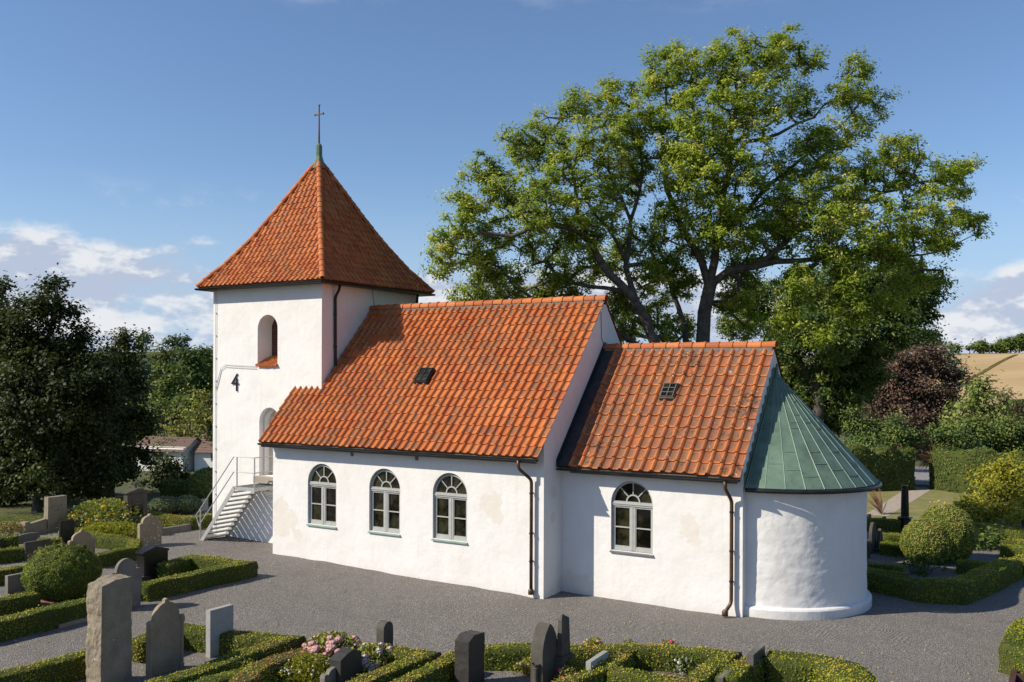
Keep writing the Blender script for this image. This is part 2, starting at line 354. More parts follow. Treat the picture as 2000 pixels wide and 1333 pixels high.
# ------------------------------------------------------------------ terrain
def ss(a, b, x):
    t = np.clip((x-a)/(b-a), 0, 1); return t*t*(3-2*t)
def gz(x, y):
    r = np.hypot(x, y); z = .018*np.clip(-x, 0, 20)*(1-ss(22, 34, r)); A = 1.5+2.6*ss(0, 30, -x)
    return z-ss(32, 62, r)*A+ss(140, 380, r)*(14+A)
def sheet(name, xs, ys, mats, dz, keep=None, wob=0., kind='structure'):
    X, Y = np.meshgrid(xs, ys, indexing='ij'); Z = gz(X, Y)+dz
    if wob:
        Z = Z+np.array([noise.noise((x*1.6, y*1.6, 0))*wob+noise.noise((x*.35, y*.35, 5))*wob*1.5 for x, y in zip(X.ravel(), Y.ravel())]).reshape(X.shape)
    nx, ny = X.shape; I = np.arange(nx*ny).reshape(nx, ny)
    F = np.stack([I[:-1, :-1], I[1:, :-1], I[1:, 1:], I[:-1, 1:]], -1).reshape(-1, 4)
    if keep is not None:
        cx = (X[:-1, :-1]+X[1:, 1:])/2; cy = (Y[:-1, :-1]+Y[1:, 1:])/2; F = F[keep(cx, cy).ravel()]
    o = npmesh(name, np.stack([X, Y, Z], -1).reshape(-1, 3), F, mats, smooth=True); o['kind'] = kind; return o
gs = np.unique(np.concatenate([np.linspace(-90, 90, 121), np.linspace(-900, -90, 60), np.linspace(90, 900, 60)]))
sheet('ground', gs, gs, M['grass'], -.12)
sheet('gravel_yard', np.arange(-25, 32, .2), np.arange(-26, 18.6, .2), M['gravel'], 0, lambda x, y: (y < 18.2+.4*np.sin(x)) & (x > -18.9+.3*np.sin(y*1.3)), .022)
sheet('lawn', np.arange(-24, 60, .8), np.arange(17.6, 33, .6), M['lawn'], -.03)
def strip(name, a, b, w0, w1, m, dz, n=30):
    a = Vector(a); b = Vector(b); t = (b-a).normalized(); nn = Vector((-t.y, t.x)); V = []; F = []
    for i in range(n+1):
        c = a.lerp(b, i/n); wd = w0+(w1-w0)*i/n
        for s in (-.5, .5): q = c+nn*wd*s; V.append((q.x, q.y, float(gz(q.x, q.y))+dz))
    for i in range(n): F.append((2*i, 2*i+1, 2*i+3, 2*i+2))
    o = npmesh(name, V, F, m); o['kind'] = 'structure'; return o
strip('path', (4.34,19.35), (4.47,30.88), .85, 1.15, M['path'], -.024)
strip('road', (4.44,31.12), (0.80,57.30), 1.9, 3.4, M['road'], .02)
strip('lane', (-2.06,42.43), (7.08,62.69), 4.5, 4.5, M['road'], .03)
# stubble field on the hill to the right
fa = np.linspace(math.radians(-8), math.radians(34), 60); fr = np.linspace(118, 420, 70)
V = []; 
for a in fa:
    for r in fr: x, y = r*math.sin(a), r*math.cos(a); V.append((x, y, float(gz(x, y))+.25))
I = np.arange(60*70).reshape(60, 70)
o = npmesh('field', V, np.stack([I[:-1, :-1], I[1:, :-1], I[1:, 1:], I[:-1, 1:]], -1).reshape(-1, 4)[:, ::-1], M['field'], smooth=True); o['kind'] = 'structure'

# ------------------------------------------------------------------ church
church = empty('church', (0, 0, 0), 'small whitewashed church with orange tiled roofs, square tower and round apse', 'church')
L, W, YC = 9.36, 3.402, 3.402
TX0, TX1, TY0, TY1 = -13.27, -8.43, 1.085, 5.925
CX, CY0, CY1, CHR = 4.73, .94, 5.864, 6.33
def subdiv(o, cuts, amp, sc_=1.1):
    bm = bmesh.new(); bm.from_mesh(o.data)
    bmesh.ops.triangulate(bm, faces=[f for f in bm.faces if len(f.verts) > 4])
    bm.to_mesh(o.data); bm.free()
# nave
mb = MB(); mb.prism([(0, -.6), (2*YC, -.6), (2*YC, 3.855), (YC, 7.63), (0, 3.855)], YZ, -L, 0); nave = mb.build('nave_wall', M['plaster'], church)
NW = [(-7.94, -6.83), (-5.61, -4.52), (-3.41, -2.30)]
ZS, ZP = 1.19, 2.38
for a, b in NW: cut(nave, MB().prism(arch(a, b, ZS, ZP+.03), XZ, -.3, .15).build('c', M['plaster']))
mb = MB(); mb.prism([(CY0, -.6), (CY1, -.6), (CY1, 3.53), (YC, 6.272), (CY0, 3.53)], YZ, -.3, CX); chan = mb.build('chancel_wall', M['plaster'], church)
cut(chan, MB().prism(arch(1.39, 2.51, 1.22, 2.40), XZ, .5, CY0+.15).build('c', M['plaster']))
mb = MB().box(TX0, TX1, TY0, TY1, -.6, 8.42); tower = mb.build('tower_wall', M['plaster'], church)
cut(tower, MB().prism(arch(-11.19, -10.30, 5.86, 7.0), XZ, .5, TY0+.72).build('c', M['plaster']))
cut(tower, MB().prism(arch(-11.10, -10.20, 2.30, 4.04), XZ, .5, TY0+.16).build('c', M['plaster']))
cut(tower, MB().prism(arch(-11.02, -10.28, 2.31, 4.02), XZ, .6, TY0+.42).build('c', M['plaster']))
# apse: half round with slightly uneven plaster and a plinth
AR, AC = 2.215, Vector((CX, YC, 0))
V = []; F = []; na, nz = 170, 110
for j in range(nz+1):
    z = -.5+3.52*j/nz
    for i in range(na+1):
        a = -PI/2+PI*i/na
        r = AR+.013*noise.noise((math.cos(a)*3.2, math.sin(a)*3.2, z*1.6))+.0075*noise.noise((math.cos(a)*8, math.sin(a)*8, z*4.5))+.005*noise.noise((math.cos(a)*19, math.sin(a)*19, z*9))+.004*noise.noise((math.cos(a)*40, math.sin(a)*40, z*20))+.03*max(0, .8-z)
        V.append((AC.x+r*math.cos(a), AC.y+r*math.sin(a), z))
for j in range(nz):
    for i in range(na): q = j*(na+1)+i; F.append((q, q+1, q+na+2, q+na+1))
apse = npmesh('apse_wall', V, F, M['plaster'], parent=church, smooth=True)
mb = MB(); mb.lathe([(AR-.05, -.5), (AR+.13, -.5), (AR+.125, .19), (AR+.10, .225), (AR-.05, .275)], AC, 72, -PI/2, PI/2); mb.build('plinth', M['plaster'], apse)

# tiled roofs of real pantiles
def tiles(mbx, P, Nn, ncol, nrow, w, clip=None, lift=.042, k=9, amp=.058, seed=1, skip=None):
    """P(u,v)->point on roof plane (u along eave in m, v course number), Nn(v) normal"""
    rd = random.Random(seed); uv = []
    for r in range(nrow):
        for c in range(ncol):
            u0, u1 = c*w, (c+1)*w
            if skip and skip(u0, r): continue
            lo, hi = (-1e9, 1e9) if clip is None else clip(r+.45)
            if u1 <= lo+.02 or u0 >= hi-.02: continue
            dv = rd.uniform(-.045, .045); dh = rd.uniform(-.005, .007); tl = rd.uniform(-.006, .006)
            rows = []
            for (vv, off) in ((r+dv, -.02), (r+dv, lift), (r+.5, lift*.55), (r+1.06, .006)):
                nv = Nn(min(max(vv, 0), nrow)); row = []
                l2, h2 = (-1e9, 1e9) if clip is None else clip(vv)
                for i in range(k+1):
                    t = i/k
                    pr = amp*math.sin(PI*t/.40)**.8 if t < .40 else -.30*amp*math.sin(PI*min(1, (t-.40)/.60))
                    u = min(max(u0+t*w*1.02, l2), h2)
                    row.append(Vector(P(u, vv))+nv*(off+.028*noise.noise((u*.55, vv*.22, seed*3.))+(pr if off > -.01 else min(pr, 0)*.3)+dh+tl*(t-.5)))
                rows.append(row)
            base = len(mbx.v); mbx.v += [tuple(q) for row in rows for q in row]
            fv = (.01, .03, .5, .98)
            for a in range(3):
                for i in range(k):
                    mbx.f.append((base+a*(k+1)+i, base+a*(k+1)+i+1, base+(a+1)*(k+1)+i+1, base+(a+1)*(k+1)+i)); mbx.m.append(0)
                    for (aa, ii) in ((a, i), (a, i+1), (a+1, i+1), (a+1, i)):
                        mbx.uv.append((c+.01+.98*ii/k+.0, r+fv[aa]+seed*100))
def saddle(name, x0, x1, yc, half, ez, rz, w, nrow, m, parent, seed, deck=.045, skip=None):
    """two slopes; eave line at y=yc-half (outer), height ez, ridge rz"""
    mb = MB(); mb.uv = []
    ncol = round((x1-x0)/w); w = (x1-x0)/ncol
    for s in (-1, 1):
        sl = Vector((0, -s*half, rz-ez)); nn = Vector((0, s*(rz-ez), half)).normalized()
        if s < 0: P = lambda u, v: (x0+u, yc-half+half*v/nrow, ez+(rz-ez)*v/nrow)
        else: P = lambda u, v: (x1-u, yc+half-half*v/nrow, ez+(rz-ez)*v/nrow)
        tiles(mb, P, lambda v: nn, ncol, nrow, w, seed=seed+(s > 0), skip=skip if s < 0 else None)
    nt = len(mb.f)
    # boarding under the tiles
    for s in (-1, 1):
        nn = Vector((0, s*(rz-ez), half)).normalized()*deck
        e = Vector((0, yc+s*(half-.02), ez-.0)); r = Vector((0, yc, rz)); pts = [e-nn*.5, r-nn*.5, r-nn*1.5, e-nn*1.5]
        mb.add([(x0+.02, p.y, p.z) for p in pts]+[(x1-.07, p.y, p.z) for p in pts], [(3, 2, 1, 0), (4, 5, 6, 7), (0, 1, 5, 4), (1, 2, 6, 5), (2, 3, 7, 6), (3, 0, 4, 7)], 1)
    for s in (-1, 1):                             # eaves board, added to block sunlight leaking in above the gutter
        yy = sorted((yc+s*(half-.03), yc+s*(half-.055))); mb.box(x0+.03, x1-.075, yy[0], yy[1], ez-.15, ez-.02, 1)
    mb.uv += [(0, 0)]*(len(mb.f)-nt)*4
    return mb.build(name, [m, M['eave_board']], parent, recalc=False)
def ridge(name, pts, r, step, m, parent, seed=3, flat=1.):
    """half-round overlapping cap tiles along a polyline"""
    mb = MB(); mb.uv = []; rd = random.Random(seed)
    P = [Vector(p) for p in pts]; k = 0
    seg = [(P[i], P[i+1]) for i in range(len(P)-1)]
    for a, b in seg:
        d = b-a; n = max(1, round(d.length/step)); t = d.normalized()
        side = t.cross(Vector((0, 0, 1))).normalized(); up = side.cross(t)
        for i in range(n):
            q0 = a+d*(i/n)-t*.03; q1 = a+d*((i+1)/n)+t*.02; j = rd.uniform(-.006, .006)
            ring = []
            for q, rr in ((q0, r*.96), (q0, r*1.14), (q0+t*.05, r*1.14), (q0+t*.06, r*1.06), (q1, r*.94)):
                ring.append([q+side*(rr*math.cos(PI*(h/8)*1.1-.05*PI))+up*(rr*flat*math.sin(PI*(h/8)*1.1-.05*PI)+j) for h in range(9)])
            base = len(mb.v); mb.v += [tuple(v) for q in ring for v in q]
            for u in range(4):
                for h in range(8):
                    mb.f.append((base+u*9+h, base+u*9+h+1, base+(u+1)*9+h+1, base+(u+1)*9+h)); mb.m.append(0); mb.uv += [(k+.2, seed*50+.5)]*4
            k += 1
    return mb.build(name, m, parent, recalc=False)
NEZ, NRZ, NH = 3.53, 7.68, 3.74
nroof = saddle('nave_roof', -L-.22, .03, YC, NH, NEZ, NRZ, .232, 18, M['tile_nave'], church, 1, skip=lambda u, r: u < .95 and r >= 7)
mortar = MB().box(-8.4, .0, YC-.12, YC+.12, NRZ-.14, NRZ-.035).build('ridge_mortar', M['mortar'], nroof)
ridge('ridge_cap', [(.04, YC, NRZ+.0), (-8.44, YC, NRZ+.0)], .125, .34, M['tile_tower'], nroof)
CEZ, CRZ, CHH = 3.245, 6.32, 2.76
croof = saddle('chancel_roof', .34, CX+.03, YC, CHH, CEZ, CRZ, .268, 12, M['tile_chancel'], church, 5)
MB().box(.05, CX, YC-.12, YC+.12, CRZ-.14, CRZ-.035).build('ridge_mortar', M['mortar'], croof)
ridge('ridge_cap', [(CX+.04, YC, CRZ), (.0, YC, CRZ)], .12, .36, M['tile_tower'], croof, 4)
# dark flashing between chancel roof and nave gable
mb = MB()
for s in (-1, 1):
    nn = Vector((0, s*(CRZ-CEZ), CHH)).normalized()
    e = Vector((0, YC+s*CHH, CEZ)); r = Vector((0, YC, CRZ))
    q = [(.004, e+nn*.035), (.39, e+nn*.035), (.39, r+nn*.035), (.004, r+nn*.035)]
    b = [(x, p-nn*.09) for x, p in q]
    mb.add([(x, p.y, p.z) for x, p in q+b], [(0, 1, 2, 3), (7, 6, 5, 4), (0, 4, 5, 1), (1, 5, 6, 2), (2, 6, 7, 3), (3, 7, 4, 0)])
    q = [e+nn*.035, r+nn*.035, r+nn*.035+Vector((0, 0, .15)), e+nn*.035+Vector((0, 0, .15))]
    mb.add([(.006, p.y, p.z) for p in q]+[(.016, p.y, p.z) for p in q], [(0, 1, 2, 3), (7, 6, 5, 4), (0, 4, 5, 1), (1, 5, 6, 2), (2, 6, 7, 3), (3, 7, 4, 0)])
mb.build('flashing', M['lead'], croof)
# tower roof
TC = Vector(((TX0+TX1)/2, (TY0+TY1)/2)); TH = 2.77; TZ0, TZ1 = 8.42, 12.78
hp = [(1, 0), (.754, .189), (.525, .41), (.305, .66), (.10, .90), (.012, 1)]
def tprof(f):
    f = min(max(f, 0), 1)
    ps = [(z, h) for h, z in hp]
    for (z0, h0), (z1, h1) in zip(ps, ps[1:]):
        if f <= z1: return h0+(h1-h0)*(f-z0)/(z1-z0)
    return ps[-1][1]
# arc-length courses
fs_ = np.linspace(0, 1, 400); ln = np.concatenate([[0], np.cumsum([math.hypot((tprof(a)-tprof(b))*TH, (b-a)*(TZ1-TZ0)) for a, b in zip(fs_, fs_[1:])])])
NR = 21
def fz(v): return float(np.interp(min(max(v, 0), NR)/NR*ln[-1], ln, fs_))
mb = MB(); mb.uv = []
for q in range(4):
    Rm = Matrix.Rotation(q*PI/2, 3, 'Z')
    ncol = 26; w_ = 2*TH/ncol
    def P(u, v, Rm=Rm):
        f = fz(v); p = Rm @ Vector((u-TH, -tprof(f)*TH, 0)); return (TC.x+p.x, TC.y+p.y, TZ0+f*(TZ1-TZ0))
    def Nn(v, Rm=Rm):
        a, b = fz(v-.3), fz(v+.3); d = Vector((0, (tprof(a)-tprof(b))*TH, (b-a)*(TZ1-TZ0))); return (Rm @ Vector((0, -d.z, d.y))).normalized()
    tiles(mb, P, Nn, ncol, NR, w_, lambda v: (TH-tprof(fz(v))*TH, TH+tprof(fz(v))*TH), seed=11+q, lift=.036, amp=.046)
nt = len(mb.f)
for q in range(4):
    Rm = Matrix.Rotation(q*PI/2, 3, 'Z'); zs = np.linspace(0, 1, 12); vs = []
    for f in zs:
        h = tprof(f)*TH-.01
        for s in (-1, 1): p = Rm @ Vector((s*h, -h, 0)); vs.append((TC.x+p.x, TC.y+p.y, TZ0+f*(TZ1-TZ0)-.03))
    mb.add(vs, [(2*i, 2*i+1, 2*i+3, 2*i+2) for i in range(11)], 1)
mb.box(TC.x-TH+.05, TC.x+TH-.05, TC.y-TH+.05, TC.y+TH-.05, TZ0-.10, TZ0-.035, 1)
mb.uv += [(0, 0)]*(len(mb.f)-nt)*4
troof = mb.build('tower_roof', [M['tile_tower'], M['black_metal']], church, recalc=False)
for sx, sy in ((-1, -1), (1, -1), (1, 1), (-1, 1)):
    pts = [(TC.x+sx*tprof(f)*TH, TC.y+sy*tprof(f)*TH, TZ0+f*(TZ1-TZ0)+.02) for f in np.linspace(0, .985, 12)]
    ridge('hip_cap', pts, .095, .30, M['tile_tower'], troof, 20+sx+2*sy)
# copper spire with cross
mb = MB(); T4 = Matrix.Translation((TC.x, TC.y, 0)) @ Matrix.Rotation(PI/4, 4, 'Z')
mb.lathe([(.26, 12.55), (.17, 12.78), (.11, 13.0), (.105, 13.35), (.05, 13.42), (.0, 13.44)], (TC.x, TC.y, 0), 8)
spire = mb.build('spire', M['copper'], church)
mb = MB(); mb.tube([(TC.x, TC.y, 13.4), (TC.x, TC.y, 14.0), (TC.x, TC.y, 14.72)], [.035, .024, .02], 8)
Tc = Matrix.Translation((TC.x, TC.y, 14.42))
mb.box(-.19, .19, -.018, .018, -.02, .02, 0, Tc)
for x in (-.205, .17): mb.box(x, x+.035, -.026, .026, -.035, .035, 0, Tc)
mb.box(-.03, .03, -.024, .024, 14.70-14.42, 14.75-14.42, 0, Tc)
mb.build('cross', M['brown_metal'], spire)
# gutters
def gutter(name, a, b, parent, r=.06, m='black_metal'):
    a, b = Vector(a), Vector(b); t = (b-a).normalized(); sd_ = t.cross(Vector((0, 0, 1))); mb = MB(); n = 8
    vs = [];
    for p in (a, b):
        for rr in (r, r-.008):
            for i in range(n+1): th = PI*i/n; vs.append(p+sd_*rr*math.cos(th)-Vector((0, 0, 1))*rr*math.sin(th))
    k = n+1; fs = []
    for i in range(n):
        fs += [(i, i+1, 2*k+i+1, 2*k+i), (k+i+1, k+i, 3*k+i, 3*k+i+1)]
    fs += [(0, 2*k, 3*k, k), (n, k+n, 3*k+n, 2*k+n)]+[tuple(range(k))+tuple(range(2*k-1, k-1, -1))]+[tuple(range(2*k, 3*k))[::-1]+tuple(range(3*k, 4*k))]
    fs += [tuple(range(k)), tuple(range(2*k, 3*k))[::-1]]
    mb.add(vs, fs[:-2]+fs[-2:]); return mb.build(name, M[m], parent)
gutter('gutter', (-L-.22, YC-NH-.035, NEZ-.035), (.02, YC-NH-.035, NEZ-.035), nroof); gutter('gutter', (.02, YC+NH+.035, NEZ-.035), (-L-.22, YC+NH+.035, NEZ-.035), nroof)
gutter('gutter', (.04, YC-CHH-.035, CEZ-.04), (CX+.03, YC-CHH-.035, CEZ-.04), croof); gutter('gutter', (CX+.03, YC+CHH+.035, CEZ-.04), (.04, YC+CHH+.035, CEZ-.04), croof)
a = TH+.045
for (s0, s1) in (((-1, -1), (1, -1)), ((1, -1), (1, 1)), ((1, 1), (-1, 1)), ((-1, 1), (-1, -1))):
    e = .06
    gutter('gutter', (TC.x+s0[0]*a, TC.y+s0[1]*a, TZ0-.045), (TC.x+s1[0]*a, TC.y+s1[1]*a, TZ0-.045), troof, .062)
# apse roof: half cone of standing-seam copper
AZ0, AZ1, ARR = 2.985, 5.62, AR+.19
mb = MB(); nseam = 17; H = 3
for i in range(nseam):
    a0, a1 = -PI/2+PI*i/nseam, -PI/2+PI*(i+1)/nseam
    offs = (.30+.25*(i % 2), .62+.12*((i*7) % 3-1))
    prev = 0
    for j, f in enumerate((*offs, .985)):
        dz = .0
        def q(a, f, o=0): r = ARR*(1-f)+.02; return (CX+.04+max(r*math.cos(a), 0)+o*math.cos(a), YC+r*math.sin(a)+o*math.sin(a), AZ0+(AZ1-AZ0)*f+o)
        lap = .004*(2-j)
        mb.add([q(a0, prev, lap), q(a1, prev, lap), q(a1, f, lap), q(a0, f, lap), q(a0, f, -.01), q(a1, f, -.01)], [(0, 1, 2, 3), (3, 2, 5, 4)])
        prev = f
mb.add([(CX+.04+ARR*math.cos(-PI/2+PI*i/34), YC+ARR*math.sin(-PI/2+PI*i/34), AZ0-.03) for i in range(35)], [tuple(range(35))])
aroof = mb.build('apse_roof', M['copper'], church, recalc=False)
mb = MB()
for i in range(nseam+1):
    a0 = -PI/2+PI*i/nseam; r = ARR+.02
    p0 = Vector((CX+.05+r*math.cos(a0), YC+r*math.sin(a0), AZ0+.012)); p1 = Vector((CX+.05+.03*math.cos(a0), YC+.03*math.sin(a0), AZ1-.01))
    mb.tube([p0, p0.lerp(p1, .5), p1], [.012, .011, .007], 4)
for i in range(nseam):                       # cross welts, staggered from panel to panel
    for f in (.30+.25*(i % 2), .62+.12*((i*7) % 3-1), .10+.05*((i*5) % 3)):
        r = ARR*(1-f)+.026; P2 = [Vector((CX+.05+r*math.cos(a_), YC+r*math.sin(a_), AZ0+(AZ1-AZ0)*f+.012)) for a_ in np.linspace(-PI/2+PI*i/nseam+.01, -PI/2+PI*(i+1)/nseam-.01, 4)]
        if max(p.x for p in P2) > CX+.1: mb.tube(P2, .006, 4)
mb.build('standing_seam', M['copper_seam'], aroof)
mb = MB(); mb.lathe([(.14, 5.5), (.05, 5.62), (.03, 5.86), (.0, 5.88)], (CX+.08, YC, 0), 8); mb.build('finial', M['copper'], aroof)
# copper upstand flashing in steps along the chancel gable
mb = MB()
for s in (-1, 1):
    for i in range(12):
        f0, f1 = i/12, (i+1)/12
        y0, y1 = YC+s*ARR*(1-f0), YC+s*ARR*(1-f1); z0, z1 = AZ0+(AZ1-AZ0)*f0, AZ0+(AZ1-AZ0)*f1
        yy = sorted((y0, y1)); mb.prism([(y0, z0-.05), (y1, z1-.05), (y1, z1+.16), (y0, z1+.10)], YZ, CX+.004, CX+.022+.001*i)
mb.build('flashing', M['copper'], aroof)
mb = MB(); nn = 60
pts = [(CX+.06+(ARR+.05)*math.cos(-PI/2+PI*i/nn), YC+(ARR+.05)*math.sin(-PI/2+PI*i/nn), AZ0-.05) for i in range(nn+1)]
mb.tube(pts, .05, 8); mb.build('gutter', M['black_metal'], aroof, smooth=True)

# windows
def window(x0, x1, zs, zp, yw, sill_m):
    """arched window: frame mesh > pane, sill"""
    yf = yw+.07; cx, r = (x0+x1)/2, (x1-x0)/2
    mb = MB(); fw = .055
    A = arch(x0+.012, x1-.012, zs, zp); B = arch(x0+fw, x1-fw, zs+fw, zp)
    n = len(A); vs = [(a, yf, b) for a, b in A]+[(a, yf, b) for a, b in B]+[(a, yf+.06, b) for a, b in A]+[(a, yf+.06, b) for a, b in B]
    fs = []
    for i in range(n):
        j = (i+1) % n; fs += [(i, j, n+j, n+i), (n+i, n+j, 3*n+j, 3*n+i), (j, i, 2*n+i, 2*n+j)]
    mb.add(vs, fs)
    mb.box(x0+.012, x1-.012, yf-.022, yf+.05, zp-.075, zp+.04)          # transom
    mb.box(x0+.012, x1-.012, yf-.04, yf-.0, zp-.03, zp-.008)
    mb.box(cx-.062, cx+.062, yf-.008, yf+.05, zs+.02, zp-.075)          # mullion
    mb.box(cx-.008, cx+.008, yf-.016, yf-.004, zs+.03, zp-.08)
    for a, b in ((x0+fw, cx-.06), (cx+.06, x1-fw)):                      # casement borders and bar
        zm = zs+.05+(zp-.075-zs-.05)*.5
        for z0, z1 in ((zs+.05, zs+.115), (zp-.12, zp-.07), (zm-.014, zm+.014)): mb.box(a-.005, b+.005, yf+.004, yf+.05, z0, z1)
        for u0, u1 in ((a-.005, a+.028), (b-.028, b+.005)): mb.box(u0, u1, yf+.002, yf+.052, zs+.05, zp-.07)
    ra, rb = .155, .19
    mb.add([(cx+q*math.cos(PI*i/14), y, zp+.035+q*math.sin(PI*i/14)) for y in (yf+.01, yf+.045) for q in (ra, rb) for i in range(15)],
           [f for i in range(14) for f in ((i, i+1, 16+i, 15+i), (i, 30+i, 31+i, i+1), (15+i, 16+i, 46+i, 45+i))])
    for ang in (45, 90, 135):
        t = math.radians(ang); d = Vector((math.cos(t), 0, math.sin(t))); o = Vector((cx, yf+.01, zp+.035)); s = Vector((-d.z, 0, d.x))*.0125
        p, q = o+d*rb, o+d*(r-fw+.01)
        mb.add([p-s, p+s, q+s, q-s]+[v+Vector((0, .04, 0)) for v in (p-s, p+s, q+s, q-s)], [(0, 1, 2, 3), (0, 4, 5, 1), (1, 5, 6, 2), (2, 6, 7, 3), (3, 7, 4, 0)])
    fr = mb.build('window', M['paint'], church)
    mb = MB(); mb.prism(arch(x0+.03, x1-.03, zs+.03, zp), XZ, yf+.042, yf+.05); mb.build('pane', M['glass'], fr)
    mb = MB(); mb.prism([(yw-.05, zs-.055), (yw-.05, zs-.03), (yw+.12, zs+.025), (yw+.12, zs-.055)], YZ, x0-.015, x1+.02); mb.build('sill', sill_m, fr)
    return fr
for a, b in NW: window(a, b, ZS, ZP, 0, M['sill'])
window(1.39, 2.51, 1.22, 2.40, CY0, simple('dark_zinc_sill', (.13, .14, .14), (.18, .19, .19), 5, .5))
# bell opening and door
mb = MB()
for i in range(9): mb.box(-11.17, -10.32, TY0+.60+.002*(i % 2), TY0+.66, 5.95+i*.175, 5.95+i*.175+.168)
lv = mb.build('belfry_boards', M['louvre'], church)
mb = MB(); mb.uv = []
Pf = lambda u, v: (-11.2+u, TY0-.07+.33*v, 5.80+.17*v)
tiles(mb, Pf, lambda v: Vector((0, -.45, .89)), 6, 2, .152, seed=40, amp=.03); mb.build('belfry_sill', M['tile_tower'], church, recalc=False)
mb = MB(); mb.prism(arch(-11.01, -10.29, 2.32, 4.01), XZ, TY0+.37, TY0+.40)
for x in (-10.83, -10.65, -10.47): mb.box(x-.006, x+.006, TY0+.362, TY0+.37, 2.33, 4.3)
dr = mb.build('door', M['door'], church); MB().box(-10.40, -10.37, TY0+.33, TY0+.37, 3.2, 3.32).build('handle', M['black_metal'], dr)
mb = MB(); mb.box(-11.16, -10.1, TY0-.20, TY0-.003, 2.09, 2.30); mb.build('doorstep', M['concrete'], church, bevel=.01)
# iron wall anchor in the shape of a 4
mb = MB(); yq = TY0-.045
def bar(p, q, wd=.028):
    p = Vector((p[0], yq, p[1])); q = Vector((q[0], yq, q[1])); d = (q-p).normalized(); s = Vector((-d.z, 0, d.x))*wd/2; n_ = Vector((0, .035, 0))
    mb.add([p-s, p+s, q+s, q-s, p-s+n_, p+s+n_, q+s+n_, q-s+n_], [(0, 1, 2, 3), (7, 6, 5, 4), (0, 4, 5, 1), (1, 5, 6, 2), (2, 6, 7, 3), (3, 7, 4, 0)])
bar((-12.09, 5.56), (-12.345, 5.235)); bar((-12.36, 5.235), (-12.03, 5.235)); yq -= .004; bar((-12.12, 5.42), (-12.12, 4.99), .03)
mb.box(-12.22, -12.19, TY0-.045, TY0+.02, 5.25, 5.28)
mb.build('anchor_plate', M['black_metal'], church)
# downpipes
def pipe(pts, r, m, brackets, wall_y, foot=True):
    mb = MB(); P = [Vector(p) for p in pts]; out = [P[0]]
    for i in range(1, len(P)-1):
        a, b, c = P[i-1], P[i], P[i+1]; k = min(.09, (b-a).length*.4, (c-b).length*.4); p0 = b+(a-b).normalized()*k; p1 = b+(c-b).normalized()*k
        for t in np.linspace(0, 1, 6): out.append(p0.lerp(b, t).lerp(b.lerp(p1, t), t))
    out.append(P[-1]); mb.tube(out, r, 10)
    if foot: mb.lathe([(r, 0), (r*1.7, .0), (r*1.7, .10), (r*1.1, .14)], P[-1]-Vector((0, 0, .02)), 12)
    o = mb.build('downpipe', M[m], church, smooth=True); mb = MB()
    for (x, y, z) in brackets:
        mb.lathe([(r, 0), (r+.012, 0), (r+.012, .035), (r, .035)], (x, y, z), 12); mb.box(x-.008, x+.008, y, wall_y, z+.01, z+.03)
        mb.build('bracket', M['black_metal'], o); mb = MB()
gy = YC-NH-.035
pipe([(-.52, gy, NEZ-.08), (-.52, gy, 3.25), (-.30, -.10, 2.95), (-.30, -.10, .12)], .043, 'brown_metal', [(-.30, -.10, 2.6), (-.30, -.10, 1.6), (-.30, -.10, .9)], 0)
gy = YC-CHH-.035
pipe([(4.42, gy, CEZ-.1), (4.42, gy, 2.98), (4.50, .84, 2.68), (4.50, .84, .32), (4.42, .70, .16), (4.40, .70, .06)], .043, 'brown_metal', [(4.50, .84, 2.4), (4.50, .84, 1.5), (4.50, .84, .8)], .94)
pipe([(TX1+.24, 1.62, TZ0-.1), (TX1+.22, 1.62, 8.18), (TX1+.06, 1.62, 7.95), (TX1+.06, 1.64, 5.62), (TX1+.30, 1.45, 5.46)], .045, 'black_metal', [(TX1+.06, 1.62, 7.4), (TX1+.06, 1.63, 6.4)], 1.62, False)
pipe([(TX1+.22, 5.6, TZ0-.1), (TX1+.20, 5.6, 8.2), (TX1+.06, 5.75, 7.95), (TX1+.06, 5.75, 5.0)], .045, 'black_metal', [(TX1+.06, 5.75, 7.2)], 5.75, False)
# vent holes below the nave eaves, roof hatches, lightning conductor wire
for x in (-6.24, -3.95): MB().box(x-.05, x+.05, -.012, .03, 3.24, 3.36).build('vent', M['mortar'], church)
def hatch(name, parent, x0, x1, yc_, ez, rz, half, v0, v1, dark):
    n_ = Vector((0, -(rz-ez), half)).normalized(); up_ = Vector((0, half, rz-ez)).normalized(); o = Vector((0, YC-half, ez))
    def p(x, v, h): q = o+up_*v+n_*h; return (x, q.y, q.z)
    mb = MB()
    def bx(xa, xb, va, vb, h0, h1): mb.add([p(x, v, h) for h in (h0, h1) for v in (va, vb) for x in (xa, xb)], [(0, 2, 3, 1), (4, 5, 7, 6), (0, 1, 5, 4), (2, 6, 7, 3), (0, 4, 6, 2), (1, 3, 7, 5)])
    bx(x0-.04, x1+.04, v0-.04, v1+.04, -.02, .115)
    for i in range(3):
        x = x0+(x1-x0)*i/2; bx(x-.013, x+.013, v0, v1, .115, .15)
    for i in range(4):
        v = v0+(v1-v0)*i/3; bx(x0-.013, x1+.013, v-.012, v+.012, .115, .146)
    h = mb.build(name, dark, parent); mb = MB(); bx(x0, x1, v0, v1, .116, .128); mb.build('pane', M['glass'], h)
hatch('roof_hatch', nroof, -4.93, -4.53, 0, NEZ, NRZ, NH, 2.38, 2.86, M['black_metal'])
hatch('roof_hatch', croof, 2.22, 2.55, 0, CEZ, CRZ, CHH, 2.28, 2.72, simple('hatch_iron', (.07, .06, .05), (.12, .10, .08), 9, .6))
mb = MB(); xw = TX0+.15; yw = TY0-.03
mb.tube([(xw, yw, z) for z in np.linspace(.4, 8.3, 30)], .009, 5)
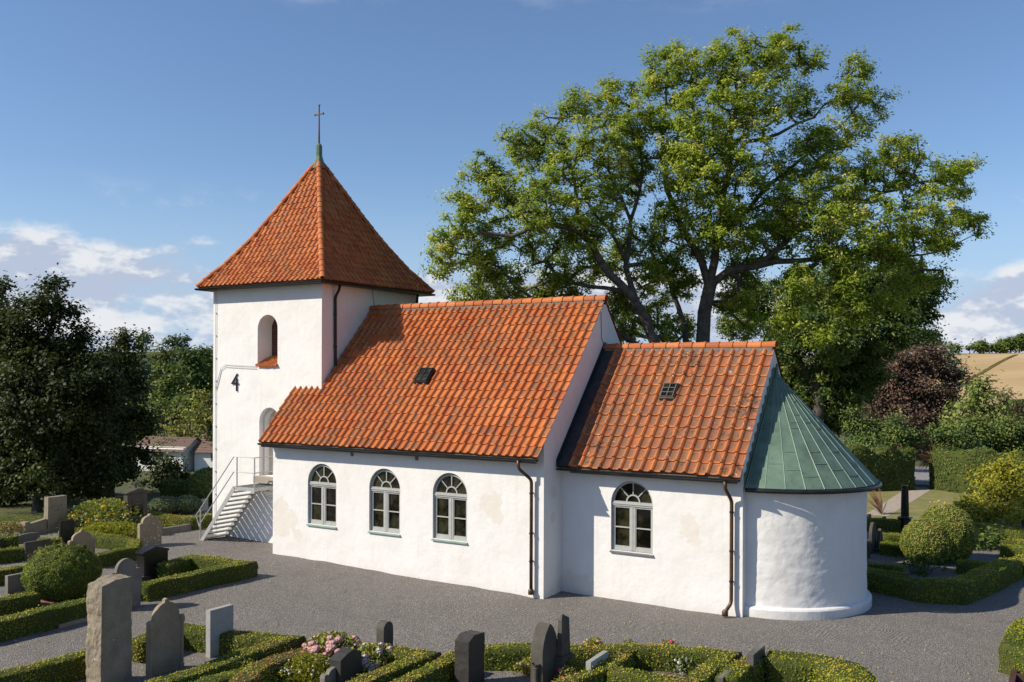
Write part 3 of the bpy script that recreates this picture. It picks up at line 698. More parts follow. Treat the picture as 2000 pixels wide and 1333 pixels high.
for z in np.arange(.8, 8.3, .75): mb.box(xw-.02, xw+.02, yw-.01, TY0+.01, z, z+.03)
for dz in (0, -.07): mb.tube([(xw, yw, 5.05+dz), (xw+.25, yw, 5.75+dz), (xw+.45, yw, 5.86+dz), (xw+1.0, yw, 5.83+dz), (-11.2, yw, 5.80+dz)], .007, 5)
mb.build('conductor_wire', M['steel'], church)
mb = MB(); mb.tube([(.012, YC-.25, 7.3), (.012, YC-.22, 6.6), (.03, YC-.12, 6.42), (.10, YC, 6.46)], .008, 5); mb.build('conductor_wire', M['black_metal'], church); mb = MB(); mb.tube([(-8.30, YC, 7.8), (-8.30, YC-.05, 8.0), (-8.36, YC-.05, 8.3)], .008, 5); mb.build('conductor_wire', M['black_metal'], church)

# ------------------------------------------------------------------ steel staircase
st = empty('staircase', (-11.2, .1, .2), 'grey galvanised outdoor staircase with open treads and tube railing at the tower door', 'staircase')
st_parts = []
X0, X1, Y0, Y1, ZL = -11.16, -10.25, .1, 1.06, 2.05; XB, ZB = -12.73, .24
off = Vector((11.2, -.1, -.2))
def sp_(mb, name, m, **k):
    mb.v = [tuple(Vector(v)+off) for v in mb.v]; return mb.build(name, m, st, **k)
for y in (Y0-.02, Y1-.02):
    mb = MB(); mb.prism([(XB, ZB-.06), (XB+.16, ZB-.06), (X0+.06, ZL-.11), (X0+.0, ZL-.0), (X0-.03, ZL-.0)], XZ, y, y+.014); sp_(mb, 'stringer', M['steel'])
for i in range(11):
    f = (i+.7)/11.6; x = XB+.1+(X0-XB-.06)*f; z = ZB-.05+(ZL-ZB)*f
    mb = MB(); mb.box(x-.10, x+.12, Y0, Y1-.03, z-.012, z+.012); mb.box(x-.10, x-.092, Y0, Y1-.03, z-.03, z-.012); sp_(mb, 'tread', M['tread_grating'])
mb = MB()
mb.box(X0, X1, Y0, Y0+.014, ZL-.11, ZL); mb.box(X1-.014, X1, Y0+.014, Y1, ZL-.11, ZL); mb.box(X0, X0+.014, Y0+.014, Y1, ZL-.11, ZL); mb.box(X0+.014, X1-.014, Y1-.014, Y1, ZL-.11, ZL)
mb.box(X0+.1, X1-.05, Y0+.3, Y0+.36, ZL-.16, ZL-.11); mb.box(X0+.1, X1-.05, Y1-.3, Y1-.24, ZL-.16, ZL-.11)
ln_ = sp_(mb, 'landing', M['steel'])
mb = MB()
for i in range(20): x = X0+.02+i*.0445; mb.box(x, x+.016, Y0+.015, Y1-.015, ZL-.03, ZL-.006)
for i in range(8): y = Y0+.06+i*.12; mb.box(X0+.015, X1-.015, y, y+.010, ZL-.028, ZL-.004)
mb.v = [tuple(Vector(v)+off) for v in mb.v]; mb.build('grating', M['grating'], ln_)
dx, dz = X0-XB, ZL-ZB
for h in (.93, .46):
    mb = MB(); yy = Y0+.02
    pts = [(XB-.06 if h < .9 else XB-.2, yy, ZB+h-.02-(.06 if h > .9 else 0)), (X0-.02, yy, ZL+h), (X1-.02, yy, ZL+h-.0), (X1-.02, Y1+.02, ZL+h)]
    if h > .9: pts = [(XB-.02, yy, ZB+.42), (XB-.2, yy, ZB+.72)]+pts[0:] if False else [(XB-.03, yy, ZB+.40), (XB-.20, yy, ZB+.75)]+pts[1:]
    mb.tube(pts, .017, 8); sp_(mb, 'handrail', M['steel'])
for (x, z0, z1) in ((XB+.02, ZB-.06, ZB+.96), (X0+.12, ZL-.08, ZL+.93), (X1-.02, ZL-.16, ZL+.93)):
    mb = MB(); mb.tube([(x, Y0+.015, z0), (x, Y0+.015, z1)], .021, 8); sp_(mb, 'post', M['steel'])
mb = MB(); mb.box(XB-.12, XB+.28, Y0-.45, Y1-.02, -.2, ZB-.07); sp_(mb, 'plinth', M['concrete'], bevel=.012)

# ------------------------------------------------------------------ hedges
def gz1(x, y): return float(gz(x, y))
def hedge(label, pts, wd=.36, h=.42, brown=.25, leaf=.040, dens=1000, seed=0, mats=None, name='box_hedge', cat='hedge', group='clipped box hedges around the graves', bulge=.0, topvar=.10, shade=0.):
    P = [Vector(p) for p in pts]; q = [P[0]]; st_ = min(.13, wd*.4)
    for a, b in zip(P, P[1:]):
        n = max(1, int((b-a).length/st_)); q += [a.lerp(b, (i+1)/n) for i in range(n)]
    n = len(q); cs = []
    prof = []                                   # rounded box section from left foot over the top to right foot
    nn = 6
    for i in range(nn): prof.append((-.5-bulge*math.sin(PI*i/nn), i/nn*.93))
    prof += [(-.455, .985), (-.25, 1.0), (0, 1.005), (.25, 1.0), (.455, .985)]
    for i in range(nn-1, -1, -1): prof.append((.5+bulge*math.sin(PI*i/nn), i/nn*.93))
    k = len(prof); V = np.zeros((n, k, 3)); Nn = np.zeros((n, k, 3))
    for i in range(n):
        t = (q[min(i+1, n-1)]-q[max(i-1, 0)]).normalized(); s = Vector((-t.y, t.x))
        if 0 < i < n-1:
            c_ = max(.6, (q[i]-q[i-1]).normalized().dot(t)); s = s/c_
        z0 = gz1(q[i].x, q[i].y)
        hh = h*(1+topvar*noise.noise((q[i].x*.9+seed, q[i].y*.9, 3)))
        for j, (a, b) in enumerate(prof):
            c = q[i]+s*a*wd
            nz = noise.noise((c.x*3.1+seed, c.y*3.1, b*h*3.1))*.022+noise.noise((c.x*9, c.y*9, b*h*9))*.014
            nr = Vector((s.x*(1 if a > 0 else -1), s.y*(1 if a > 0 else -1), 0)) if b < .96 else Vector((0, 0, 1))
            sc2 = max(1, h*1.2)
            V[i, j] = (c.x+nr.x*nz*sc2, c.y+nr.y*nz*sc2, z0-.03+b*hh+nr.z*nz*sc2); Nn[i, j] = nr[:]
    I = np.arange(n*k).reshape(n, k)
    F = np.stack([I[:-1, :-1], I[:-1, 1:], I[1:, 1:], I[1:, :-1]], -1).reshape(-1, 4).tolist()
    for e, idx in ((0, 0), (n-1, 1)):
        for j in range(k//2): 
            f = (I[e, j], I[e, j+1], I[e, k-2-j], I[e, k-1-j])
            if len(set(f)) == 4: F.append(f if idx else f[::-1])
    area = (n*st_)*(wd+2*h)
    m = int(area*dens); ii = rng.random(m)*(n-1); jj = rng.random(m)*(k-1)
    # even over the section: pick by arc length
    seg = np.linalg.norm(np.diff(np.array(prof)*np.array([wd, h]), axis=0), axis=1); cum = np.concatenate([[0], np.cumsum(seg)]); jj = np.interp(rng.random(m)*cum[-1], cum, np.arange(k))
    i0 = np.minimum(ii.astype(int), n-2); j0 = np.minimum(jj.astype(int), k-2); fi = (ii-i0)[:, None]; fj = (jj-j0)[:, None]
    def bl(A): return (A[i0, j0]*(1-fi)+A[i0+1, j0]*fi)*(1-fj)+(A[i0, j0+1]*(1-fi)+A[i0+1, j0+1]*fi)*fj
    c = bl(V); nr = bl(Nn)
    # end caps
    me_ = int(wd*h*dens)
    ce = []; ne = []
    for e, sgn in ((0, -1), (n-1, 1)):
        t = (q[1]-q[0]).normalized() if e == 0 else (q[-1]-q[-2]).normalized()
        u = rng.random((me_, 1)); A = V[e, 2:3]*0+V[e, 0]; B = V[e, -1]; zz = rng.random((me_, 1))*h
        pp = A*(1-u)+B*u; pp[:, 2:] += zz; ce.append(pp); ne.append(np.tile([[t.x*sgn, t.y*sgn, 0]], (me_, 1)))
    c = np.concatenate([c]+ce); nr = np.concatenate([nr]+ne)
    pat = np.array([noise.noise((x*1.3+seed, y*1.3, z*1.3)) for x, y, z in c[::1]]) if len(c) < 40000 else np.zeros(len(c))
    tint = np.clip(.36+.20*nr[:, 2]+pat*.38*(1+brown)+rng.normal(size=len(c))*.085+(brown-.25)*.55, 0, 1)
    c = c+nr*(rng.uniform(-.01, .022, (len(c), 1))+(rng.random((len(c), 1)) < .035)*rng.uniform(.01, .06, (len(c), 1)))
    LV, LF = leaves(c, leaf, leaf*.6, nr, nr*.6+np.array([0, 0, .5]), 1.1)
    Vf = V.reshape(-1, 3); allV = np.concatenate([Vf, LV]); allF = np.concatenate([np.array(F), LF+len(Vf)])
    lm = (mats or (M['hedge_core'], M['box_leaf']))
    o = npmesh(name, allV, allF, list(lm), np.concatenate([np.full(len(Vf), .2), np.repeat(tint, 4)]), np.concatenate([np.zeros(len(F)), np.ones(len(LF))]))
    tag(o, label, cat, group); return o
H = hedge
H('box hedge loop around the gabled black gravestone, its point beside the church stairs', [(-7.71,-5.77), (-7.62,-2.69), (-9.38,-3.01), (-9.11,-4.12)], .42, .44, .2, seed=1)
H('low box hedge running in front of the big round bush at the left edge', [(-7.49,-9.96), (-7.43,-8.38), (-7.51,-7.14)], .42, .44, .15, seed=2)
H('box hedge in the bottom left corner leading up to the tall rough granite slab', [(-4.24,-11.54), (-4.11,-10.54), (-4.08,-9.52)], .40, .44, .3, seed=3)
H('box hedge loop around the pale grey slab, beside the tall rough granite slab', [(-3.99,-8.75), (-4.15,-7.58), (-3.29,-7.42), (-1.70,-6.97), (-1.73,-8.53), (-1.65,-10.11), (-1.51,-10.79)], .40, .44, .3, seed=4)
H('box hedge behind the sandstone shouldered gravestone, its inner bed filled with low plants', [(-11.71,-4.33), (-11.82,-3.06), (-12.74,-2.28), (-14.70,-2.50)], .36, .40, .1, seed=5)
H('short box hedge between the long low slab and the round bush', [(-9.03,-8.91), (-8.96,-7.68)], .40, .42, .3, seed=6)
H('box hedge left of the round bush top, behind the long low slab', [(-12.10,-7.23), (-11.72,-5.82)], .40, .40, .1, seed=7)
H('shaded box hedge at the left edge below the pink flowers', [(-16.51,-4.96), (-15.78,-4.09)], .4, .40, .0, seed=8)
H('dark box hedge behind the dark low gravestone near the left edge', [(-14.53,-5.76), (-14.19,-4.76)], .4, .40, .0, seed=9)
H('small box hedge between the winged monument and the narrow black stone', [(-15.16,-3.82), (-14.71,-3.37)], .4, .36, .3, seed=10)
H('box hedge beyond the lichened gravestone, near the foot of the staircase', [(-16.27,0.91), (-14.51,1.33), (-14.49,2.33)], .42, .42, .35, seed=11)
H('brownish box hedge left of the pink hydrangea', [(-0.67,-9.16), (-1.11,-8.32), (-1.06,-7.61), (-1.01,-6.77)], .42, .40, 1.0, seed=12)
H('box hedge behind and right of the pink hydrangea', [(-0.95,-6.60), (0.02,-6.36), (1.05,-6.21), (0.99,-7.25), (0.99,-8.19), (1.09,-8.92)], .36, .42, .45, seed=13)
H('dark green hedge in the bottom left centre in front of the pale slab hedge', [(-1.28,-9.88), (-1.27,-9.17), (-1.13,-8.54)], .46, .36, -.05, seed=14)
H('box hedge left of the rough dark pillar stone', [(1.66,-8.27), (1.62,-7.19), (1.51,-5.85)], .36, .42, .2, seed=15)
H('long box hedge bordering the gravel between the pillar stone and the rose bed', [(1.65,-5.30), (3.11,-4.53), (4.43,-3.70), (5.80,-3.21), (5.78,-4.82)], .38, .44, .4, seed=16)
H('box hedge along the front of the rose bed', [(4.34,-5.20), (5.24,-5.16), (5.94,-5.13)], .40, .42, .3, seed=17)
H('box hedge dividing the rose bed from the pointed stones', [(4.09,-4.07), (4.19,-4.95), (3.92,-6.49)], .32, .42, .5, seed=18)
H('short low box hedge right of the pointed gothic gravestone', [(3.32,-4.96), (3.90,-4.92)], .34, .36, .4, seed=19)
H('box hedge left of the polished grey slab, from front to back', [(6.22,-4.64), (6.20,-3.83), (6.34,-2.95)], .40, .44, .35, seed=20)
H('thick rounded box hedge sweeping right of the polished grey slab', [(6.48,-3.04), (7.36,-2.88), (7.86,-3.08), (8.17,-3.57), (8.35,-4.35)], .62, .50, .25, seed=21)
H('thick green hedge cut by the right edge of the picture', [(11.17,3.59), (10.48,1.58), (10.37,-0.19), (11.14,-0.74)], .6, .60, .0, seed=22)
H('box hedge at the bottom right below the gravel', [(9.76,-3.03), (10.37,-2.64)], .4, .42, .2, seed=23)
H('long shaded box hedge curving in front of the round bushes beside the apse', [(5.80,5.98), (6.67,5.54), (7.87,4.96), (8.74,5.25), (9.15,6.75), (9.69,9.29)], .6, .52, .1, seed=24)
H('box hedge at the right edge beyond the long curved hedge', [(9.80,9.53), (10.69,11.71)], .5, .48, .15, seed=25)
H('rear box hedge between apse and front round bush', [(5.64,7.38), (6.40,7.01), (7.25,7.07)], .42, .40, .0, seed=26)
H('middle box hedge between apse and front round bush', [(5.83,6.48), (6.55,6.22), (7.46,5.97)], .42, .40, .05, seed=27)
H('box hedge behind the gravel patch right of the round bushes', [(8.38,8.96), (9.47,8.90)], .45, .40, .1, seed=28)
H('upper shaded hedge row at the right edge, nearer the yellow shrubs', [(9.16,13.60), (10.51,13.60)], .6, .4, .0, seed=29)
H('lower shaded hedge row at the right edge, nearer the gravel', [(9.25,12.16), (10.55,12.19)], .6, .4, .05, seed=30)
H('dark hedge behind the small gravestone right of the round bushes', [(7.64,16.32), (10.46,15.59)], .9, .4, .05, seed=31)
H('small hedge left of the black column', [(4.70,15.25), (5.84,15.43)], .6, .45, .0, seed=32)
H('low hedge in front of the black column base', [(5.81,12.35), (6.32,12.57)], .5, .4, .0, seed=33)
H('lowest hedge between black column and round bushes', [(6.04,10.72), (6.69,10.72)], .5, .42, .0, seed=34)
H('dark tall hedge on the slope behind the small pale gravestone left of the tower', [(-21.34,5.51,-0.02)[:2], (-19.37,6.72,0.10)[:2]], 1.0, .75, -.2, leaf=.12, dens=160, seed=35, mats=(M['hedge_core'], M['thuja_leaf']), group='tall hedges')  # dark leaf colour and low tint stand in for tree shade
H('added low hedge standing in for a shaded lawn strip at the far left edge below the dark maple', [(-20.63,-2.90), (-18.28,-1.67)], 1.2, .35, -.05, dens=300, seed=36)  # hedge added in place of a strip of lawn lying in shade
# tall clipped hedges with a gateway
TM = (M['hedge_core'], M['thuja_leaf'])
H('tall dark conifer hedge left of the gateway, behind the apse', [(-0.36,25.67), (2.07,27.79), (3.79,29.67)], 1.5, 2.0, .05, leaf=.14, dens=150, seed=40, mats=TM, name='tall_hedge', group='tall hedges', topvar=.5)
H('tall dark conifer hedge right of the gateway, behind the yellow shrubs', [(5.35,30.69), (6.88,29.53), (10.69,29.17)], 1.5, 2.1, .1, leaf=.14, dens=150, seed=41, mats=TM, name='tall_hedge', group='tall hedges', topvar=.4)
H('distant clipped hedge beside the red roofed house on the field', [(1.87,138.28,2.43)[:2], (7.63,141.82,2.45)[:2]], 3, 3.4, -.1, leaf=.5, dens=14, seed=42, mats=TM, name='tall_hedge', group='tall hedges')

# ------------------------------------------------------------------ trees and shrubs
def skeleton(limbs, clumps, r_tip=.012, power=.46, sides=5):
    """limbs: list of (points, r0, r1); clumps (n,3). Joins every clump to the nearest branch."""
    P = []; par = []; rad = []
    for pts, r0, r1 in limbs:
        pts = [Vector(p) for p in pts]; tot = sum((b-a).length for a, b in zip(pts, pts[1:])); acc = 0
        # attach first point to nearest existing node
        pi = -1
        if P:
            dd = np.linalg.norm(np.array(P)-np.array(pts[0]), axis=1); pi = int(dd.argmin())
        P.append(pts[0][:]); par.append(pi); rad.append(r0)
        for a, b in zip(pts, pts[1:]):
            n = max(1, int((b-a).length/.5))
            for i in range(n):
                c = a.lerp(b, (i+1)/n); acc += (b-a).length/n
                j = Vector((random.gauss(0, .05), random.gauss(0, .05), random.gauss(0, .05))) if i < n-1 else Vector()
                par.append(len(P)-1); P.append((c+j)[:]); rad.append(r0+(r1-r0)*acc/tot)
    nl = len(P); P = np.array(P, float); cap = len(P)+4*len(clumps)
    buf = np.zeros((cap, 3)); buf[:nl] = P; n = nl
    base = np.array([np.min(np.linalg.norm(P-c, axis=1)) for c in clumps])
    ends = []
    for idx in np.argsort(base):
        c = clumps[idx]; d = np.linalg.norm(buf[:n]-c, axis=1)+np.maximum(0, buf[:n, 2]-c[2])*.6; k = int(d.argmin())
        a = buf[k].copy(); dist = np.linalg.norm(c-a); m = 1 if dist < .6 else (2 if dist < 1.5 else 3)
        prev = k
        for i in range(1, m+1):
            f = i/m; q = a+(c-a)*f
            if i < m: q = q+rng.normal(size=3)*dist*.07; q[2] -= .05*dist*math.sin(PI*f)
            buf[n] = q; par.append(prev); rad.append(0); prev = n; n += 1
        ends.append(prev)
    cnt = np.zeros(n)
    cnt[ends] = 1
    for i in range(n-1, -1, -1):
        if par[i] >= 0 and i >= nl: cnt[par[i]] += cnt[i]
    mb = MB(); R_ = np.array(rad[:n], float)
    for i in range(nl, n): R_[i] = r_tip*max(1, cnt[i])**power
    V = []; F = []
    for i in range(n):
        p = par[i]
        if p < 0: continue
        a, b = Vector(buf[p]), Vector(buf[i]); d = b-a
        if d.length < 1e-4: continue
        d.normalize(); u = d.cross(Vector((0, 0, 1)) if abs(d.z) < .9 else Vector((1, 0, 0))).normalized(); v = d.cross(u)
        k = sides+2 if i < nl else (sides if cnt[i] > 3 else 3); k = sides if k < 4 else k
        ra = min(R_[p], R_[i]*1.5) if i >= nl else (R_[p] if p < nl and rad[p] < R_[i]*2 else R_[i]); rb = R_[i]; o = len(V)
        for rr, q in ((ra, a-d*ra*.4), (rb, b+d*rb*.2)):
            for j in range(k): t = 2*PI*j/k; V.append((q+u*rr*math.cos(t)+v*rr*math.sin(t))[:])
        for j in range(k): F.append((o+j, o+(j+1) % k, o+k+(j+1) % k, o+k+j))
    return np.array(V), np.array(F)
def lobes_to_clumps(lobes, dens):
    out = []
    for (c, r) in lobes:
        rr = np.array(r if hasattr(r, '__len__') else (r, r, r*.85)); n = max(3, int(dens*rr[0]*rr[2]*4))
        v = unit(rng.normal(size=(n, 3))); s = rng.random((n, 1))**(1/2.6)*rng.uniform(.8, 1.22, (n, 1))
        out.append(np.array(c)+v*s*rr)
    return np.concatenate(out)
def tree(name, label, cat, limbs, lobes, lm, bm='bark', dens=1.4, per=50, L_=.26, W_=.09, cr=.42, wind=(.25, .1, -.1), group=None, tintb=.0, r_tip=.012, flat=.75):
    base = limbs[0][0][0]
    root = empty(name, base, label, cat, group); bv = np.array(base, float)
    cl = lobes_to_clumps(lobes, dens)
    cl = cl[cl[:, 2] > gz(cl[:, 0], cl[:, 1])+.1]
    V, F = skeleton(limbs, cl, r_tip)
    npmesh('trunk', V-bv, F, M[bm], parent=root, smooth=True)
    n = len(cl)*per; own = np.repeat(np.arange(len(cl)), per)
    size = rng.uniform(.6, 1.35, len(cl))[own][:, None]
    off_ = rng.normal(size=(n, 3))*cr*.52*size*np.array([1.1, 1.1, flat]); c = cl[own]+off_
    ctr = cl.mean(0)
    out = unit(off_)*.7+unit(cl-ctr)[own]*.5+np.array([-.15, -.2, .8])
    LV, LF = leaves(c, L_, W_, out, np.array(wind)+unit(off_)*.6, 1.2)
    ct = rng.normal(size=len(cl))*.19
    tint = np.clip(.42+tintb+ct[own]+.10*off_[:, 2]/(cr*.5)+rng.normal(size=n)*.12, 0, 1)  # upper leaves of each clump painted lighter, as if lit from above
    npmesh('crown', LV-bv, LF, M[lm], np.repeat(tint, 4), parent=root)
    return root
def pxl(l, d0, sd_, k=1.):       # lobes given as (x,y,z,r)
    return [((x, y, z), r*k) for x, y, z, r in l]
rnd = random.Random(4)
# --- the two big ashes behind the church and the dense tree beside them
def lb(l, dmin, dmax, seed):
    rd = random.Random(seed); return [(a(rd.uniform(dmin, dmax)), r) for a, r in l]
LOBES_A = [((-5.24,2.98,9.59),0.62),((-4.96,3.64,10.19),0.70),((-4.80,4.26,9.46),0.84),((-4.57,5.41,8.66),0.91),((-5.68,5.74,8.49),0.77),((-5.22,4.00,10.98),0.72),((-4.90,4.69,11.88),0.77),((-4.72,5.32,11.06),1.03),
 ((-4.10,5.18,13.23),0.48),((-4.09,5.71,12.72),0.74),((-2.87,4.93,10.91),1.37),((-3.67,6.47,13.08),1.03),((-2.54,6.66,14.13),0.79),((-1.85,5.86,12.48),1.29),((-2.14,7.91,14.89),0.68),((-3.71,7.45,9.23),1.02),((-1.65,6.19,10.60),1.13),
 ((-1.20,7.48,13.73),1.24),((-1.81,8.62,12.18),1.28),((-1.43,8.85,9.93),0.99),((-4.38,6.54,10.37),1.02),((-3.74,8.44,8.36),0.73),((-1.54,8.28,7.15),0.65),((-1.38,9.39,7.54),0.61),((-2.91,8.95,9.34),0.87),((-5.19,3.01,9.18),0.34),((-6.50,5.74,8.27),0.44),
 ((-4.51,7.47,8.32),0.63),((-0.78,9.76,7.02),0.49),((-2.08,9.46,7.92),0.63),((-0.50,10.94,7.24),0.47),((-1.49,10.33,8.23),0.72),((-2.56,9.67,6.87),0.47),((-3.01,8.37,7.01),0.52),((-4.05,7.72,7.88),0.59),((-2.42,9.15,8.09),0.70),((-2.31,6.25,9.68),0.90),((-0.78,9.73,9.29),0.80),((-0.72,8.07,8.79),0.70),((-6.06,3.95,9.01),0.46),((-5.28,4.84,9.06),0.65),((-5.38,6.06,7.99),0.51),((-0.89,10.51,7.23),0.64)]
LIMBS_A = [([(-0.00,8.72,0.05),(-0.25,8.48,5.12),(-0.40,8.17,6.45),(-0.66,7.81,7.36),(-0.93,7.34,8.08),(-1.46,6.72,8.79),(-1.90,6.24,9.81),(-2.29,5.80,10.16),(-2.89,5.13,10.29),(-3.64,4.36,9.83),(-4.40,3.80,9.93),(-5.10,3.16,9.66)],0.281,0.030),
 ([(-1.76,6.43,9.34),(-2.32,6.19,10.65),(-2.57,6.44,11.86),(-3.10,6.31,13.06),(-3.47,6.28,13.93)],0.096,0.018),
 ([(-0.83,7.51,7.84),(-1.30,7.62,9.11),(-1.24,7.87,10.64),(-1.62,7.42,11.77),(-1.99,7.41,13.32)],0.108,0.018),
 ([(-1.30,7.62,9.28),(-1.46,6.72,10.17),(-2.00,5.98,11.24),(-2.90,5.62,12.07)],0.064,0.018),
 ([(-1.24,7.87,10.64),(-0.98,8.21,12.18),(-1.09,7.85,13.96)],0.064,0.018),
 ([(-1.07,7.25,8.24),(-2.43,7.23,8.46),(-3.65,6.99,8.71),(-4.80,6.59,8.26),(-5.62,5.97,8.51)],0.077,0.018),
 ([(-0.25,8.47,6.12),(-1.97,7.42,7.12),(-3.59,6.21,7.77),(-4.20,5.44,8.40),(-4.41,4.99,8.94),(-5.00,4.13,9.29),(-5.31,3.24,9.37),(-5.52,2.81,9.88)],0.090,0.018),
 ([(-2.89,5.13,10.29),(-4.10,5.10,10.97),(-4.83,4.73,11.80)],0.057,0.018)]
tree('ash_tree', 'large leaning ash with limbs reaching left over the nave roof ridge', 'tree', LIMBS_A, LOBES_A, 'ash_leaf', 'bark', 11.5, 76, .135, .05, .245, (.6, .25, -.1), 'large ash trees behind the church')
LOBES_B = [((-0.48,8.93,16.04),0.72),((-0.55,8.89,14.98),1.02),((0.70,8.64,15.39),0.99),((1.41,10.09,16.53),0.72),((1.69,9.76,15.37),1.19),((2.66,11.36,16.94),0.58),((2.42,10.71,16.02),0.94),((3.07,12.12,16.31),0.79),((1.29,8.00,13.50),1.53),((-0.07,8.17,13.07),1.24),((2.53,9.25,14.19),1.21),
 ((3.30,11.25,14.75),0.77),((4.80,12.68,15.92),0.61),((4.68,12.10,14.92),0.82),((5.42,13.06,14.88),0.51),((5.19,12.41,13.90),0.58),((4.27,11.34,13.20),0.91),((3.25,10.21,12.42),0.91),((2.25,8.59,12.22),1.21),((0.95,7.79,11.41),1.29),((4.66,11.08,11.77),1.32),((6.00,11.90,12.35),1.08),((6.42,13.17,12.97),0.68),
 ((7.34,12.72,11.69),1.03),((8.00,13.63,12.37),0.56),((8.07,13.68,10.78),0.66),((6.99,11.99,10.38),1.16),((5.68,10.69,10.15),1.45),((4.31,9.85,10.46),1.29),((2.69,9.87,10.68),1.08),((1.84,8.34,9.97),1.00),((0.15,8.31,10.42),0.99),((-0.34,10.03,8.60),0.79),((2.32,11.15,10.12),1.02),((4.77,10.63,9.39),0.88),((7.58,13.37,10.02),0.53),
 ((6.23,11.52,9.40),0.84),((8.36,13.85,10.36),0.26),((3.38,9.78,7.35),0.68),((4.25,9.82,6.84),0.64),((2.84,9.96,6.87),0.50),((5.07,10.32,7.73),0.77),((6.36,12.12,8.38),0.76),((1.59,10.71,8.39),0.77),((7.15,13.11,8.84),0.60),((1.19,11.37,9.35),0.84),((0.93,11.63,7.96),0.75),((1.32,12.72,7.28),0.62),((-0.18,10.10,9.65),0.87),((1.00,7.42,12.30),0.95),((1.82,7.92,10.55),0.79),((3.62,9.46,10.95),0.95),((3.76,9.55,8.37),0.87),((5.00,10.31,8.38),0.76),((5.89,11.28,7.93),0.65),((3.89,10.90,13.32),0.60)]
LIMBS_B = [([(0.47,9.52,0.04),(0.52,9.54,4.43),(0.60,9.59,6.31),(0.65,9.63,7.67),(0.82,9.73,8.61)],0.306,0.217),
 ([(0.77,9.69,8.52),(0.62,9.50,9.28),(0.10,8.98,10.35),(-0.30,8.63,11.68),(-0.44,8.65,13.39),(-0.47,8.93,15.15)],0.140,0.025),
 ([(0.79,9.71,8.61),(1.11,9.50,10.00),(1.36,9.36,11.47),(1.57,9.38,12.95),(1.67,9.84,14.89),(1.44,10.11,16.18)],0.153,0.025),
 ([(0.85,9.75,8.61),(1.41,9.89,9.05),(2.28,10.12,9.16),(3.52,10.48,9.29),(4.85,10.99,9.56),(6.25,11.85,9.60)],0.140,0.036),
 ([(1.44,9.41,11.97),(1.94,9.82,13.20),(2.82,10.55,13.51),(3.76,11.43,14.13),(4.55,12.32,15.26)],0.083,0.018),
 ([(1.18,9.54,10.34),(2.36,9.86,11.37),(3.72,10.91,12.84),(4.50,11.79,13.77),(5.01,12.50,14.72)],0.096,0.018),
 ([(2.28,10.12,9.16),(3.56,10.30,10.26),(4.98,11.08,11.07),(6.35,12.12,11.61),(7.46,13.00,11.98),(8.07,13.67,12.37)],0.096,0.018),
 ([(4.85,10.99,9.56),(6.10,11.85,9.44),(6.90,12.65,9.51),(7.72,13.46,9.85),(8.35,13.94,10.24)],0.057,0.012),
 ([(1.36,9.36,11.47),(0.92,8.78,12.74),(0.67,8.52,14.04),(0.64,8.81,15.61)],0.077,0.018),
 ([(1.67,9.84,14.89),(2.31,10.53,15.82),(2.66,11.36,16.94)],0.051,0.012),
 ([(-0.10,10.17,6.15),(-0.47,10.14,7.91),(-0.71,9.80,8.95),(-1.02,9.41,10.15)],0.127,0.036)]
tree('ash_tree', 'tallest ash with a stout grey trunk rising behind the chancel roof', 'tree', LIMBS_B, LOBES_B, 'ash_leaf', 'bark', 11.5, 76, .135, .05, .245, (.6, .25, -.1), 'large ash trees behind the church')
LOBES_C = [((-3.94,39.39,10.21),2.26),((-1.40,39.15,10.73),2.36),((1.15,40.71,11.05),2.20),((2.39,43.28,9.91),1.55),((1.02,40.63,8.54),2.20),((-1.74,38.02,8.17),2.45),((-3.93,37.59,7.57),1.57),((-2.82,40.08,4.73),2.10),((-5.18,40.45,5.36),1.49),((-0.62,41.43,6.03),1.78),((2.82,44.46,11.28),1.10),((-6.88,39.40,10.32),1.66),((-8.26,39.46,9.03),1.06),((-3.84,40.37,2.10),1.45),((-1.89,41.57,2.76),1.16),((-2.72,34.70,8.36),1.13),((-2.27,37.69,9.72),1.83),((-1.72,40.76,4.73),1.94),((-4.68,39.86,3.40),1.45)]
LIMBS_C = [([(-2.62,39.30,-0.84),(-2.76,39.21,1.87),(-2.64,39.29,6.01),(-2.07,39.46,8.56),(-1.40,39.15,11.04)],0.556,0.092),([(-2.64,39.29,6.01),(-0.41,40.29,8.24),(1.67,42.11,9.86)],0.247,0.062),([(-2.69,39.26,4.10),(-4.12,38.92,7.29),(-5.86,39.31,9.95)],0.232,0.062)]
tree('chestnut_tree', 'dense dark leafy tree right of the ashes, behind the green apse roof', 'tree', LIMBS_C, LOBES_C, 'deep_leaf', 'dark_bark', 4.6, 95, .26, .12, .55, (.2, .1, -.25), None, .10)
# --- generic trees made from a few lobes
def btree(name, label, base, lobes, lm, dens, per, L_, W_, cr, tr=.18, group=None, tintb=0., bm='dark_bark', wind=(.2, .1, .1), flat=.8, cat='tree'):
    b = Vector((base[0], base[1], gz1(base[0], base[1])-.1)); top = max(l[0][2] for l in lobes); cx_ = sum(l[0][0] for l in lobes)/len(lobes); cy_ = sum(l[0][1] for l in lobes)/len(lobes)
    t = Vector((cx_, cy_, top)); mid = b.lerp(t, .45)
    limbs = [([b[:], mid[:], t[:]], tr, tr*.2)]
    for (c, r) in lobes[:5]:
        limbs.append(([b.lerp(t, .25+.3*rnd.random())[:], c], tr*.4, tr*.12))
    return tree(name, label, cat, limbs, lobes, lm, bm, dens*2.3, per, L_, W_, cr, wind, group, tintb, r_tip=.012 if cr < .6 else .02, flat=flat)
LM = 'shaded maples at the left edge of the churchyard'
